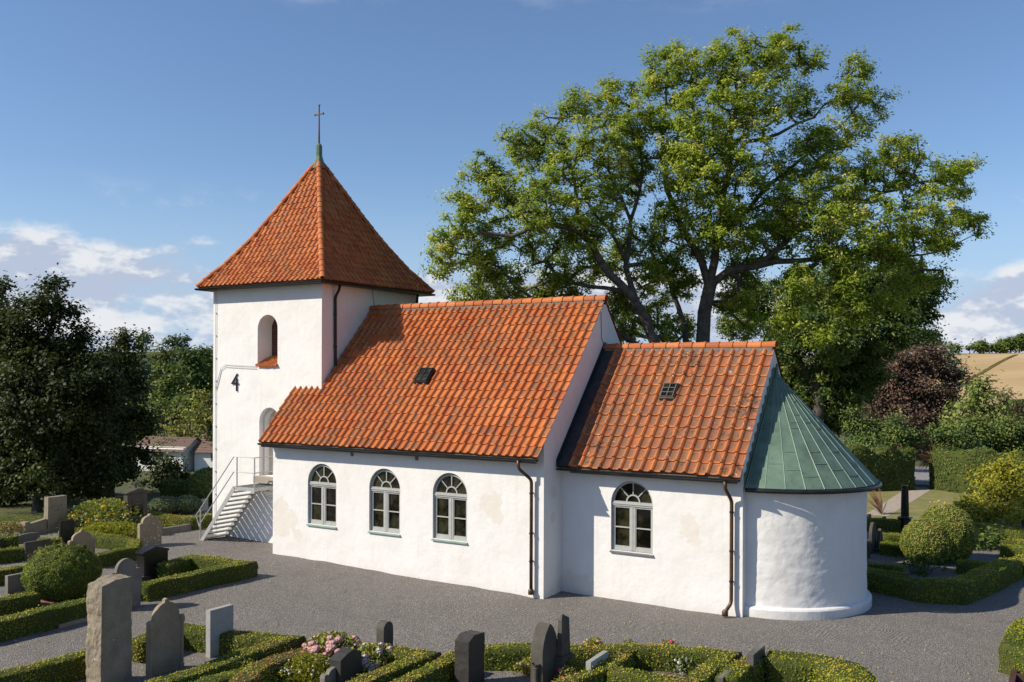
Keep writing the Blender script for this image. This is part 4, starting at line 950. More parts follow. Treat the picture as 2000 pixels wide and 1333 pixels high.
btree('maple_tree', 'dark maple with a pointed top, the tallest of the trees at the left edge', (-23.03,0.95,0.20), [((-22.45,1.31,8.90),0.51),((-22.45,1.31,8.11),0.83),((-22.61,0.62,7.10),1.15),((-22.07,1.54,6.73),1.03),((-22.29,0.24,5.34),1.44),((-21.11,1.55,5.35),1.19),((-21.46,0.74,3.81),1.54),((-21.05,2.17,3.76),1.23),((-23.24,0.82,2.57),1.29),((-21.56,1.86,2.38),1.19),((-21.94,2.21,7.15),0.43),((-23.23,0.83,8.30),0.59),((-23.93,0.40,7.31),0.89),((-20.64,2.42,4.76),0.79),((-22.61,0.04,4.19),1.15),((-21.70,0.59,1.89),1.15),((-23.26,0.23,1.83),1.06),((-20.88,2.27,1.79),0.99),((-20.84,0.54,5.35),1.12),((-22.83,1.07,6.33),0.89)], 'maple_leaf', 2.5, 105, .15, .11, .42, .2, LM)
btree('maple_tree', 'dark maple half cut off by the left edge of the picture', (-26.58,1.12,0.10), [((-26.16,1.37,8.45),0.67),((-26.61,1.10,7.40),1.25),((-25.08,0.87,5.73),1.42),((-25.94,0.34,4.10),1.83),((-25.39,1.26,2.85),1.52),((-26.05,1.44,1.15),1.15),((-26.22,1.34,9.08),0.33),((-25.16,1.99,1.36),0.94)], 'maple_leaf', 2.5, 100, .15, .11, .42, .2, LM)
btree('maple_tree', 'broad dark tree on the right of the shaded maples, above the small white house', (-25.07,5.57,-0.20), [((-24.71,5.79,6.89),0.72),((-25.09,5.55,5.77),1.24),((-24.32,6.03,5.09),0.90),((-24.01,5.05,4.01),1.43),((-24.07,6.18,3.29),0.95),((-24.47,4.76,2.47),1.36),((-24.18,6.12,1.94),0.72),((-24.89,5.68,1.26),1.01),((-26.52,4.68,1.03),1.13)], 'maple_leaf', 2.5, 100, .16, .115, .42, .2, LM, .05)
btree('thicket', 'dark undergrowth under the maples behind the pale winged monument', (-25.96,3.85,-0.07), [((-27.46,2.93,0.26),0.92),((-26.15,3.73,0.37),0.88),((-24.84,4.54,0.38),0.83),((-24.60,5.86,0.18),0.72),((-28.77,2.12,0.36),0.99)], 'maple_leaf', 2.4, 50, .2, .13, .4, .06, None, -.05, cat='shrub')
btree('dark_shrub', 'rounded dark shrub growing in front of the small white house', (-24.54,8.24,-0.47), [((-24.79,8.09,1.18),0.57),((-24.24,8.42,0.83),0.71),((-25.15,7.87,0.59),0.61),((-24.44,8.30,0.12),0.94),((-23.78,8.71,0.59),0.43),((-24.55,8.24,1.46),0.28)], 'maple_leaf', 2.6, 60, .18, .11, .38, .08, None, .0, cat='shrub')
# --- trees of the valley on the left
VG = 'trees in the valley beyond the churchyard'
def vt(label, px_lobes, lm, d, tintb=0., L_=.5, name='broadleaf_tree', wind=(.2, .1, .1), dens=.55, per=36, cr=.95):
    b = px_lobes[0][0]; return btree(name, label, (b[0], b[1]), px_lobes, lm, dens, per, L_, L_*.55, cr, .25, VG, tintb, wind=wind)
vt('grey green poplar with a tall narrow top, left of the two poplar clumps', [((-117.97,76.43,10.40),1.32),((-118.46,76.13,7.93),1.48),((-117.47,76.74,6.29),1.65),((-118.30,76.23,3.81),1.98),((-117.21,76.90,11.64),0.66)], 'grey_leaf', 150, -.15, .7, 'poplar_tree', (.1, .1, .8))
vt('tall narrow poplar top in the middle of the treeline left of the tower', [((-121.51,85.99,10.57),1.41),((-120.83,86.41,8.99),1.58),((-122.48,85.40,10.92),0.79),((-120.39,86.68,11.19),0.70),((-121.72,85.86,7.23),1.93)], 'grey_leaf', 160, -.3, .7, 'poplar_tree', (.1, .1, .8))
vt('olive willow with drooping foliage between the two poplar clumps', [((-106.39,71.81,7.79),1.85),((-106.91,71.49,5.48),2.00),((-105.40,72.41,5.87),1.85),((-107.69,71.01,2.78),1.85)], 'olive_leaf', 140, -.3, .6, wind=(.1, .1, -.8))
vt('dark green tree with a bumpy crown left of the tower wall', [((-98.90,70.54,7.72),1.48),((-98.07,71.05,6.24),1.78),((-99.33,70.27,5.13),1.93),((-97.44,71.44,4.39),1.93),((-100.27,69.70,3.27),2.22),((-98.63,70.71,2.54),2.08)], 'deep_leaf', 135, -.1, .6)
vt('mid green round tree below the olive willow', [((-93.47,62.14,5.15),1.92),((-92.59,62.68,3.78),2.06),((-94.34,61.61,2.74),1.92),((-92.29,62.87,2.07),1.78)], 'mid_leaf', 125, .0, .55)
vt('pale grey green tree rising beside the dark maple edge', [((-92.81,56.68,6.14),1.71),((-92.08,57.13,4.17),1.71),((-93.03,56.54,2.84),1.85),((-93.49,56.26,7.46),0.92)], 'grey_leaf', 120, -.2, .55)
vt('olive rounded tree touching the tower wall', [((-64.86,44.50,2.66),1.36),((-64.15,44.94,3.18),1.36),((-65.30,44.23,1.35),1.36),((-64.28,44.86,0.84),1.67),((-63.17,45.54,1.88),1.77),((-64.05,45.00,-0.73),1.15)], 'olive_leaf', 95, .0, .4)
vt('yellowish rounded tree above the small white house', [((-68.82,44.42,0.99),1.12),((-68.28,44.75,0.19),1.31),((-69.27,44.14,-0.34),1.12),((-67.68,45.12,-0.87),1.03),((-68.59,44.56,-1.51),1.21)], 'olive_leaf', 85, .12, .36)
vt('small mid green tree left of the yellowish rounded tree', [((-72.95,45.40,2.49),0.99),((-73.56,45.03,1.66),0.99),((-72.48,45.69,1.67),0.99),((-73.27,45.21,0.29),1.10)], 'mid_leaf', 100, .0, .4)
vt('low bright bushes behind the small white house', [((-67.65,41.62,-1.82),0.93),((-66.55,42.29,-2.12),0.83),((-65.37,43.02,-1.91),0.93),((-68.53,41.08,-2.23),0.72)], 'mid_leaf', 94, .1, .3, 'shrub')
vt('dark bushes in the valley beside the tower wall', [((-68.96,47.86,-1.72),0.77),((-69.52,47.51,-2.27),0.66),((-68.39,48.20,-2.71),0.55)], 'deep_leaf', 80, .1, .3, 'shrub')
vt('tall dark tree filling the wood between the poplars and the tower', [((-130.52,98.06,8.36),2.31),((-128.88,99.07,6.93),2.50),((-132.16,97.06,7.88),2.11),((-129.69,98.57,4.04),2.88),((-127.65,99.83,5.01),2.50)], 'deep_leaf', 175, .0, .75, cr=1.2)
vt('broad mid green tree in the wood right of the dark maples', [((-134.02,90.05,6.85),2.24),((-132.42,91.03,4.99),2.61),((-135.21,89.32,4.51),2.43),((-130.83,92.01,3.13),2.80),((-133.21,90.55,1.72),2.80)], 'mid_leaf', 170, -.05, .75, cr=1.2)
vt('dark green bushy tree low in the wood above the small white house', [((-79.58,53.06,1.88),1.57),((-80.61,52.43,0.97),1.57),((-78.45,53.76,1.29),1.45),((-82.15,51.49,-0.54),1.45),((-82.93,51.01,1.27),1.57),((-77.26,54.49,-0.22),1.33)], 'deep_leaf', 110, .1, .5)
vt('small round dark tree on the far skyline left of the tower', [((-253.47,204.46,12.47),1.81),((-254.70,203.70,11.93),1.45),((-252.23,205.22,11.76),1.27)], 'deep_leaf', 330, -.1, 1.1, 'broadleaf_tree', cr=1.6)
# the far wood that closes the valley outside the picture on the left reads as one mass
wl = []
rd = random.Random(9)
for i in range(70):
    an = math.radians(rd.uniform(-118, -74)); dd = rd.uniform(95, 150); x, y = dd*math.sin(an), dd*math.cos(an); hgt = rd.uniform(4, 8)
    wl.append(((x, y, gz1(x, y)+hgt*.75), (hgt*.75, hgt*.75, hgt)))
cl = lobes_to_clumps(wl, .22); cl = cl[cl[:, 2] > gz(cl[:, 0], cl[:, 1])]
own = np.repeat(np.arange(len(cl)), 26); off_ = rng.normal(size=(len(own), 3))*.6
LV, LF = leaves(cl[own]+off_, .8, .5, unit(off_)+np.array([0, 0, .8]), None, 1.)
o = npmesh('woodland', LV, LF, M['mid_leaf'], np.repeat(np.clip(.3+rng.normal(size=len(cl))[own]*.15+rng.normal(size=len(own))*.1, 0, 1), 4)); tag(o, 'far wood closing the valley beyond the dark maples', 'woodland', None, 'stuff')
# --- right hand side: copper beech, willow, green trees, skyline trees
def rt_(label, lobes, lm, d, tintb=0., L_=.45, name='broadleaf_tree', group='trees beyond the tall hedge', dens=.7, per=42, cr=.8, cat='tree', bm='dark_bark', wind=(.2, .1, .1), tr=.25):
    b = lobes[0][0]; return btree(name, label, (b[0], b[1]), lobes, lm, dens, per, L_, L_*.55, cr, tr, group, tintb, bm, wind, cat=cat)
rt_('large copper beech with dark purple brown foliage behind the gateway', [((-0.67,66.32,4.67),2.72),((-1.98,65.51,5.76),1.98),((-0.86,66.20,6.87),1.85),((0.64,67.12,6.65),1.58),((1.39,67.58,4.90),1.67),((-2.54,65.17,3.78),2.20),((-0.47,66.44,2.26),2.64),((1.40,67.58,2.70),1.49),((-1.43,64.68,0.99),1.95),((0.24,65.70,0.56),1.65),((-3.48,64.59,5.32),1.85),((-1.80,65.62,7.52),1.32),((-3.84,64.37,2.68),1.76),((1.83,67.26,4.03),1.13)], 'purple_leaf', 80, .0, .27, 'copper_beech', per=95)
rt_('silvery willow peeking out behind the copper beech', [((0.13,78.54,7.29),1.09),((0.64,78.85,6.05),1.19),((-0.29,78.28,8.27),0.69),((0.90,79.01,5.07),0.89)], 'grey_leaf', 90, .05, .45, 'willow_tree')
rt_('rounded light green tree right of the copper beech', [((4.12,57.52,4.22),1.31),((5.20,57.01,3.68),1.44),((4.39,56.52,2.54),1.52),((5.52,57.21,2.54),1.36),((3.64,57.22,2.30),1.15),((4.61,57.82,4.99),0.77),((6.09,58.73,3.08),0.92)], 'mid_leaf', 70, .2, .34)
rt_('reddish brown bush at the right edge below the field', [((5.46,75.95,3.01),0.84),((5.94,76.24,2.31),0.75),((5.06,75.70,3.94),0.47)], 'purple_leaf', 85, .5, .35, 'shrub', cat='shrub')
rt_('dark pine grove on the hill above the copper beech', [((-23.91,228.06,14.71),2.78),((-20.68,230.04,14.98),2.27),((-26.60,226.41,13.69),2.53),((-29.29,224.76,12.42),3.03),((-21.21,229.72,12.45),3.28),((-32.52,222.78,12.40),2.53)], 'deep_leaf', 230, -.3, .9, 'pine_tree', cr=1.3)
SK = 'trees along the crest of the stubble field'
rt_('low dark bush on the field crest beside the pine grove', [((-28.76,342.43,15.47),1.63),((-27.22,343.38,15.30),1.09)], 'deep_leaf', 330, -.1, 1., 'broadleaf_tree', SK, cr=1.4)
rt_('lone round tree on the field crest', [((-19.96,347.83,16.42),1.63),((-20.42,347.55,15.51),1.63),((-19.19,348.31,15.51),1.45)], 'mid_leaf', 330, -.1, 1., 'broadleaf_tree', SK, cr=1.4)
rt_('tiny bush on the field crest left of the lone round tree', [((-23.20,345.84,15.31),0.72)], 'deep_leaf', 330, 0, .9, 'broadleaf_tree', SK, cr=1.2)
rt_('dark tree clump on the field crest at the right edge', [((-12.70,352.29,16.27),2.17),((-14.55,351.15,15.53),1.81),((-10.70,353.52,17.00),2.54),((-7.61,355.41,17.74),2.90),((-5.29,356.84,17.02),2.90),((-16.10,350.20,15.16),1.09)], 'deep_leaf', 330, 0., 1., 'broadleaf_tree', SK, cr=1.4)
o = H('brown hedge line crossing the stubble field on the hill', [(-15.71,233.09,9.45)[:2], (-12.22,264.57,10.59)[:2], (-7.90,331.77,14.10)[:2]], 1.2, .4, -.2, leaf=.4, dens=10, seed=50, mats=(M['twig'], M['olive_leaf']), name='field_hedge', group='tall hedges')
# small conifers inside the tall hedges
CG = 'bushy conifers standing up out of the tall hedge'
def conif(label, lobes, tb=0., lm='thuja_leaf'): rt_(label, lobes, lm, 50, tb, .15, 'conifer', CG, 3.4, 85, .42, 'tree', wind=(.1, .1, .6))
conif('bushy conifer between apse roof and gateway, leaning over the gap', [((3.23,29.98,2.46),0.88),((3.74,30.30,1.95),0.52),((2.79,29.72,1.68),0.88),((3.34,30.05,3.11),0.52),((3.45,30.12,1.17),0.67)], -.08)
conif('dark conifer touching the slope of the green apse roof', [((1.82,30.29,2.52),0.95),((1.41,30.04,3.05),0.74),((2.35,29.45,1.81),0.88),((2.38,30.64,2.79),0.69)], -.08)
conif('broad conifer just right of the gateway', [((5.32,31.27,2.03),0.77),((5.71,31.51,2.55),0.72),((4.92,31.02,2.03),0.41),((5.65,31.47,1.52),0.83),((5.23,31.21,2.73),0.46)], -.08)
conif('tall dark conifer in the right hand hedge', [((6.21,34.16,2.34),0.97),((6.09,32.91,1.75),0.95),((6.78,34.51,2.08),0.91),((6.32,34.23,2.88),0.59)], -.08)
conif('rightmost conifer in the tall hedge above the yellow shrubs', [((7.81,35.14,2.48),0.97),((8.50,35.57,2.62),0.97),((7.47,34.93,1.81),0.91),((8.96,35.85,1.95),0.97)], -.08)
for px, lab in (((3.45,29.41,1.53), 'dry brown twig tuft hanging on the hedge left of the gateway'), ((4.92,30.32,1.54), 'dry brown twig tuft hanging on the hedge right of the gateway')):
    bs = Vector(px); mb = MB()
    for i in range(260):
        d_ = Vector((random.gauss(0, .35), random.gauss(0, .25), random.gauss(-.1, .35))); p0 = bs+d_*.25; p1 = bs+d_*1.15
        mb.tube([p0, p0.lerp(p1, .5)+Vector((0, 0, .05)), p1], [.012, .01, .006], 3, cap=False)
    mb.v = [tuple(Vector(v)-bs) for v in mb.v]; o = mb.build('twig_tuft', M['twig'], recalc=False); o.location = bs; tag(o, lab, 'dead shrub', 'dry twig tufts on the gateway hedge')
# yellow-green shrubs
YG = 'yellow green shrubs on the right'
def shrub(label, lobes, lm, tb, L_=.14, dens=2.3, per=60, cr=.33, name='shrub', group=YG): 
    b = lobes[0][0]; return btree(name, label, (b[0], b[1]), lobes, lm, dens, per, L_, L_*.55, cr, .05, group, tb, cat='shrub', wind=(.1, .1, .4))
shrub('tall yellow green shrub at the right edge in front of the dark hedge', [((8.53,21.50,1.41),0.93),((9.13,21.87,1.62),0.98),((8.31,20.78,0.77),0.83),((9.08,21.26,0.57),0.91),((9.57,22.14,1.01),0.93),((8.05,21.80,1.66),0.53),((8.66,22.17,1.87),0.57),((8.27,20.17,0.34),0.59),((8.86,20.54,0.18),0.59),((9.45,20.90,0.24),0.67),((7.80,20.47,0.56),0.51)], 'yellow_leaf', -.08)
shrub('bright yellow low shrub left of the tall yellow green shrub', [((7.09,19.45,0.43),0.55),((7.51,19.71,0.33),0.55),((6.84,19.29,0.13),0.43),((7.94,19.97,0.24),0.51),((7.26,19.55,0.63),0.40),((8.36,20.23,0.14),0.43)], 'yellow_leaf', .0)
shrub('bright yellow shrub cut by the right edge', [((9.50,19.17,0.56),0.41),((9.69,19.29,0.85),0.49),((9.37,19.09,0.22),0.30)], 'yellow_leaf', .1)
shrub('dark evergreen bush right of the round bushes', [((8.59,13.33,0.22),0.49),((8.94,13.54,0.19),0.46),((8.77,13.44,0.42),0.43),((8.38,13.20,0.09),0.30)], 'deep_leaf', -.15, .12, 3, 60, .3, 'evergreen_bush', None)
shrub('low dark bush in front of the round bushes', [((7.43,8.51,0.11),0.49),((7.71,8.45,0.04),0.43),((7.22,8.14,-0.06),0.37),((7.54,8.23,-0.08),0.49)], 'deep_leaf', -.2, .11, 3.2, 60, .28, 'evergreen_bush', None)
bs = Vector((*(4.47,19.75), 0)); mb = MB()
for i in range(75):
    a = random.uniform(0, 2*PI); t = abs(random.gauss(0, .35)); l = random.uniform(.6, 1.35); d_ = Vector((math.sin(t)*math.cos(a)-.35, math.sin(t)*math.sin(a), math.cos(t))).normalized()*l
    mb.tube([bs, bs+d_*.5, bs+d_+Vector((-.05, 0, -.06))], [.014, .009, .004], 3, cap=False)
mb.v = [tuple(Vector(v)-bs) for v in mb.v]; o = mb.build('dead_shrub', M['twig'], recalc=False); o.location = bs; tag(o, 'small dead reddish brown shrub on the dry lawn beside the path', 'dead shrub')
# clipped round bushes: dense skin of leaves over a woody core
def ball(label, c, rx, rz, lm, dens=800, leaf=.055, seed=0, tb=0., name='round_bush', up=.3, pointy=0., group='clipped round bushes'):
    z0 = gz1(c[0], c[1]); n, k = 40, 24; V = []; 
    def pt(a, b, e=0):
        r = rx*math.sin(b)**.8 if False else rx*math.sin(b); d_ = Vector((math.cos(a)*math.sin(b), math.sin(a)*math.sin(b), math.cos(b)))
        nz = 1+.07*noise.noise(d_*2.1+Vector((seed, 0, 0)))+.05*noise.noise(d_*6+Vector((seed, 3, 0)))+pointy*max(0, d_.z)**3*max(0, noise.noise(d_*9+Vector((seed, 0, 7))))
        return Vector((c[0]+d_.x*rx*nz*(1+.12*min(0, d_.z)), c[1]+d_.y*rx*nz*(1+.12*min(0, d_.z)), z0+rz*.88+d_.z*rz*nz)), d_
    for j in range(k+1):
        for i in range(n): V.append(pt(2*PI*i/n, PI*j/k)[0][:])
    F = [(j*n+i, j*n+(i+1) % n, (j+1)*n+(i+1) % n, (j+1)*n+i)[::-1] for j in range(k) for i in range(n)]
    m = int(4*PI*rx*rz*dens); cs = []; ns = []
    for i in range(m):
        a, b = random.uniform(0, 2*PI), math.acos(random.uniform(-.95, 1)); p, d_ = pt(a, b); cs.append(p+d_*random.uniform(-.02, .035)); ns.append(d_)
    cs = np.array(cs); ns = np.array(ns)
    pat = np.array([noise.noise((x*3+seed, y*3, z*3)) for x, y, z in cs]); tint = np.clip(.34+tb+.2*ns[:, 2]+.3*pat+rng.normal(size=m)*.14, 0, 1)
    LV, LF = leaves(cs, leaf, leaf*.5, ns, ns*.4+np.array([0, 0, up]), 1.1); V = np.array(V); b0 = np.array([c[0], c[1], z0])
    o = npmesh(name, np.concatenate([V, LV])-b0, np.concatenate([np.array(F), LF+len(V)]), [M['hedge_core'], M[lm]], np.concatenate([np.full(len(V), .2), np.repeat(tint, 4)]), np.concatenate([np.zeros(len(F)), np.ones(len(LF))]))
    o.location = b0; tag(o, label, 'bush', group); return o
ball('big dome shaped clipped yew bush in the left graveyard', (-9.29,-6.81), .84, .66, 'box_leaf', 2400, .042, 1, -.26, up=1.2, pointy=.5)
ball('front one of the two large clipped round bushes beside the apse', (7.41,10.00), .70, .68, 'bush_leaf', 1700, .055, 2, .08)
ball('rear one of the two large clipped round bushes beside the apse', (7.89,10.67), .82, .88, 'bush_leaf', 1700, .055, 3, .05)
ball('left one of two low spreading blue green junipers beyond the lichened gravestone', (-17.90,2.82), .62, .32, 'grey_leaf', 700, .09, 4, -.35, 'juniper', group='low blue green junipers')
ball('right one of two low spreading blue green junipers beyond the lichened gravestone', (-17.38,3.38), .56, .33, 'grey_leaf', 700, .09, 5, -.35, 'juniper', group='low blue green junipers')
ball('dark rounded hedge bush on the slope left of the staircase rail', (-18.44,5.34), .9, .75, 'thuja_leaf', 300, .12, 6, -.1)

# ------------------------------------------------------------------ gravestones
def profile(kind, wd, h):
    a, b = 0, wd
    if kind == 'flat': return [(a, 0), (b, 0), (b, h), (a, h)]
    if kind == 'slant': return [(a, 0), (b, 0), (b, h), (wd*.45, h*1.0), (a, h*.965)]
    if kind == 'pitch': return [(a, 0), (b, 0), (b, h*.86), (wd*.62, h), (wd*.3, h*.93), (a, h*.80)]
    if kind == 'cham': return [(a, 0), (b, 0), (b, h*.97), (wd*.35, h), (a, h*.90)]
    if kind == 'round': return arch(a, b, 0, h-wd/2, 16)
    if kind == 'low_round': return arch(a, b, 0, h*.82, 14, h*.18)
    if kind == 'gable': return [(wd*.05, 0), (wd*.95, 0), (wd*.95, h*.80), (b, h*.80), (b, h*.86), (wd/2, h), (a, h*.86), (a, h*.80), (wd*.05, h*.80)]
    if kind == 'gothic':
        z0 = h-.95*wd; n = 9; k = .95/math.sin(math.acos(.5))
        return [(a, 0), (b, 0)]+[(a+wd*math.cos(PI/3*i/n), z0+wd*k*math.sin(PI/3*i/n)) for i in range(n+1)]+[(b-wd*math.cos(PI/3*i/n), z0+wd*k*math.sin(PI/3*i/n)) for i in range(n-1, -1, -1)]
    if kind == 'shoulder':                 # round top between two small shoulders
        s = wd*.17; z = h*.76; rr = wd/2-s; c = wd/2
        p = [(wd*.03, 0), (wd*.97, 0), (wd*.97, h*.22), (b, h*.24), (b, z-.05), (b-.01, z), (b-s*.55, z+.015), (b-s*.75, z-.01)]
        p += [(c+rr*math.cos(PI*i/14), z+.02+(h-z-.02)*math.sin(PI*i/14)) for i in range(15)]
        return p+[(s*.75, z-.01), (s*.55, z+.015), (.01, z), (a, z-.05), (a, h*.24), (wd*.03, h*.22)]
    if kind == 'ogee':                     # shoulders and a small knob
        s = wd*.14; z = h*.74; c = wd/2; rr = wd/2-s
        p = [(a, 0), (b, 0), (b, z-.03), (b-s*.4, z), (b-s, z)]
        arc_ = [(c+rr*math.cos(PI*i/16), z+.03+(h*.95-z-.03)*math.sin(PI*i/16)) for i in range(17)]
        p += arc_[:8]+[(c+.05, h*.955), (c+.045, h*.985), (c, h), (c-.045, h*.985), (c-.05, h*.955)]+arc_[9:]
        return p+[(s, z), (s*.4, z), (a, z-.03)]
def slab_mesh(kind, wd, t, h, m, parent, rough=0., seed=0, bevel=.008, taper=0., name='slab'):
    mb = MB(); mb.prism([(a, b-.05 if b == 0 else b) for a, b in profile(kind, wd, h)], YZ, -t, 0)
    if taper: mb.v = [(x, wd/2+(y-wd/2)*(1-taper*z/h), z) for x, y, z in mb.v]
    o = mb.build(name, M[m], parent, bevel=0 if rough else bevel)
    if rough:
        bm = bmesh.new(); bm.from_mesh(o.data); bmesh.ops.triangulate(bm, faces=bm.faces)
        for it in range(5):
            ed = [e for e in bm.edges if e.calc_length() > .09]
            if not ed: break
            bmesh.ops.subdivide_edges(bm, edges=ed, cuts=1); bmesh.ops.triangulate(bm, faces=bm.faces)
        bm.normal_update()
        for v in bm.verts:
            p = v.co; k = noise.noise(p*3+Vector((seed, 0, 0)))*.7+noise.noise(p*9+Vector((seed, 0, 0)))*.45+noise.noise(p*24)*.22
            f = 1.0 if abs(v.normal.x) < .8 else .35
            v.co += v.normal*k*rough*f
        bm.to_mesh(o.data); bm.free()
    return o
def letters(parent, x, y0, y1, zs, m, hgt=.03, seed=0, width=None):
    """worn, unreadable rows of raised letters, as in the photograph"""
    rd = random.Random(seed); mb = MB()
    for z, f in zs:
        c = (y0+y1)/2; wd = (y1-y0)*f; y = c-wd/2
        while y < c+wd/2:
            l = rd.uniform(.010, .020)
            if rd.random() < .14: y += .025; continue
            mb.box(x, x+.003, y, y+l*.35, z, z+hgt)
            if rd.random() < .7: mb.box(x, x+.003, y+l*.35, y+l, z+hgt*rd.choice((0, .4, .8)), z+hgt*rd.choice((.2, .55, 1.0)) if False else z+hgt)
            y += l+.012
    mb.build('inscription', M[m], parent)
def stone(label, spec, kind, m, rough=0., seed=0, rz=0., base=None, txt=None, taper=0., lean=0., name='gravestone', group='gravestones in the churchyard', tz=1.):
    x, y, wd, t, h = spec; t = max(t, .09)
    e = empty(name, (x, y, gz1(x, y)-.01), label, 'gravestone', group, rz); e.rotation_euler.x = lean
    b0 = 0
    if base:
        bw, bh = base; MB().box(-t-bw, bw, -bw, wd+bw, -.06, bh).build('plinth', M[m], e, bevel=.012)
    s = slab_mesh(kind, wd, t, h, m, e, rough, seed, taper=taper)
    if txt: letters(s, .001+rough*.3, wd*.15, wd*.85, [(h*z, f) for z, f in txt[0]], txt[1], .035, seed)
    return e
stone('tallest rough hewn grey granite slab standing in the bottom left', (-3.06,-10.11,0.63,0.41,1.90), 'slant', 'rough_granite', .048, 1, taper=.06)
e = stone('brown sandstone with round top, knob and side columns behind the tall rough slab', (-2.99,-9.19,0.77,0.09,1.38), 'ogee', 'brown_stone', 0, 2, lean=-.01)
for yy in (.045, .725): 
    mb = MB(); mb.lathe([(.045, .0), (.045, .1), (.028, .13), (.028, .86), (.045, .9), (.05, .97), (.03, 1.02), (.0, 1.03)], (.005, yy, 0), 10); mb.build('column', M['brown_stone'], e, smooth=False)
stone('plain pale grey slab inside the box hedge loop', (-3.02,-7.77,0.58,0.13,0.92), 'flat', 'light_stone', 0, 3)
stone('grey gravestone with a low rounded top in front of the gabled black stone', (-7.38,-6.85,0.79,0.08,1.17), 'shoulder', 'granite', .004, 4)
stone('black gabled gravestone with a stepped cornice and base', (-9.37,-4.53,0.82,0.31,0.86), 'gable', 'black_stone', 0, 5, base=(.06, .14))
stone('sandstone gravestone with rounded top and shoulders behind the dome shaped bush', (-12.38,-4.63,0.79,0.07,0.98), 'ogee', 'brown_stone', 0, 6)
stone('tall sandstone with round top and white lichen spots, left of the hedge point', (-13.09,-1.85,0.79,0.12,1.01), 'ogee', 'lichen_stone', 0, 7)
e = stone('large pale granite monument with low wing walls on both sides', (-17.65,-1.97,0.70,0.23,1.15), 'flat', 'rough_granite', .012, 8, taper=.06, txt=([(.72, .8), (.60, .65), (.49, .9), (.36, .5)], 'pale_letters'))
for (y0, y1, zz) in ((-.62, -.02, .46), (.72, 1.3, .42)):
    mb = MB(); mb.prism([(y0, -.05), (y1, -.05), (y1, zz), (y0, zz-.10)] if y0 < 0 else [(y0, -.05), (y1, -.05), (y1, zz-.1), (y0, zz)], YZ, -.2, -.02); mb.build('wing', M['rough_granite'], e, bevel=.01)
    yb = y0-.16 if y0 < 0 else y1; MB().box(-.24, .03, yb, yb+.17, -.05, zz-.02).build('pillar', M['rough_granite'], e, bevel=.012)
e = stone('narrow black slab with carved rays, right of the winged monument', (-15.30,-3.02,0.47,0.03,0.75), 'flat', 'black_stone', 0, 9)
mb = MB()
for i in range(9):
    mb.add([(.002, .02, .10), (.004, .08+.05*i, .72-.015*i*i*.6), (.004, .10+.05*i, .70-.015*i*i*.6)], [(0, 1, 2)])
mb.build('ray_carving', M['dark_stone'], e, recalc=False)
stone('small grey gravestone with a shallow curved top left of the narrow black slab', (-16.43,-3.67,0.69,0.06,0.31), 'low_round', 'granite', .006, 10)
stone('long low dark gravestone left of the dome shaped bush top', (-13.99,-4.92,0.76,0.08,0.54), 'flat', 'diabase', 0, 11)
stone('long low grey granite slab left of the dome shaped bush', (-10.82,-7.25,0.84,0.13,0.45), 'flat', 'granite', 0, 12)
# pedimented monument
x, y, wd, t, h = (-16.46,0.17,0.79,0.14,1.29)
e = empty('gravestone', (x, y, gz1(x, y)), 'tall dark monument with pediment, black tablet and small cross on top', 'gravestone', 'gravestones in the churchyard'); t = .22
mb = MB(); mb.prism([(0, -.05), (wd, -.05), (wd, h*.88), (0, h*.88)], YZ, -t, 0); mb.build('shaft', M['diabase'], e, bevel=.01)
mb = MB(); mb.prism([(-.06, h*.88), (wd+.06, h*.88), (wd+.06, h*.91), (wd/2, h), (-.06, h*.91)], YZ, -t-.05, .05); mb.build('pediment', M['diabase'], e, bevel=.008)
tb = MB().box(.003, .012, wd*.22, wd*.78, h*.22, h*.84).build('tablet', M['black_stone'], e); letters(tb, .0125, wd*.3, wd*.7, [(h*.68, .5), (h*.58, .8), (h*.48, .7)], 'bright_letters', .03, 3)
mb = MB(); mb.box(-t/2-.03, -t/2+.03, wd/2-.03, wd/2+.03, h*.99, h+.22); mb.box(-t/2-.025, -t/2+.025, wd/2-.10, wd/2+.10, h+.10, h+.15); mb.build('cross', M['diabase'], e)
mb = MB(); mb.prism([(-.75, -.05), (wd+.75, -.05), (wd+.75, .10), (wd+.45, .17), (wd+.12, .22), (wd+.06, .34), (-.06, .34), (-.12, .22), (-.45, .17), (-.75, .10)], YZ, -t-.03, .03); mb.build('plinth', M['diabase'], e, bevel=.01)
# kerb of dark stone in front of it
x, y = (-16.54,0.50); e = empty('grave_kerb', (x, y, gz1(x, y)), 'grey stone kerb with square corner posts in front of the pedimented monument', 'grave kerb')
for (a, b, c_, d_) in ((0, 2.0, -.75, -.60), (0, 2.0, 1.25, 1.40), (2.0, 2.15, -.75, 1.40)): MB().box(a, b, c_, d_, -.05, .16).build('kerb_stone', M['granite'], e, bevel=.012)
for (a, b) in ((1.95, -.8), (1.95, 1.2)): MB().box(a, a+.25, b, b+.25, -.05, .27).build('corner_post', M['granite'], e, bevel=.015)
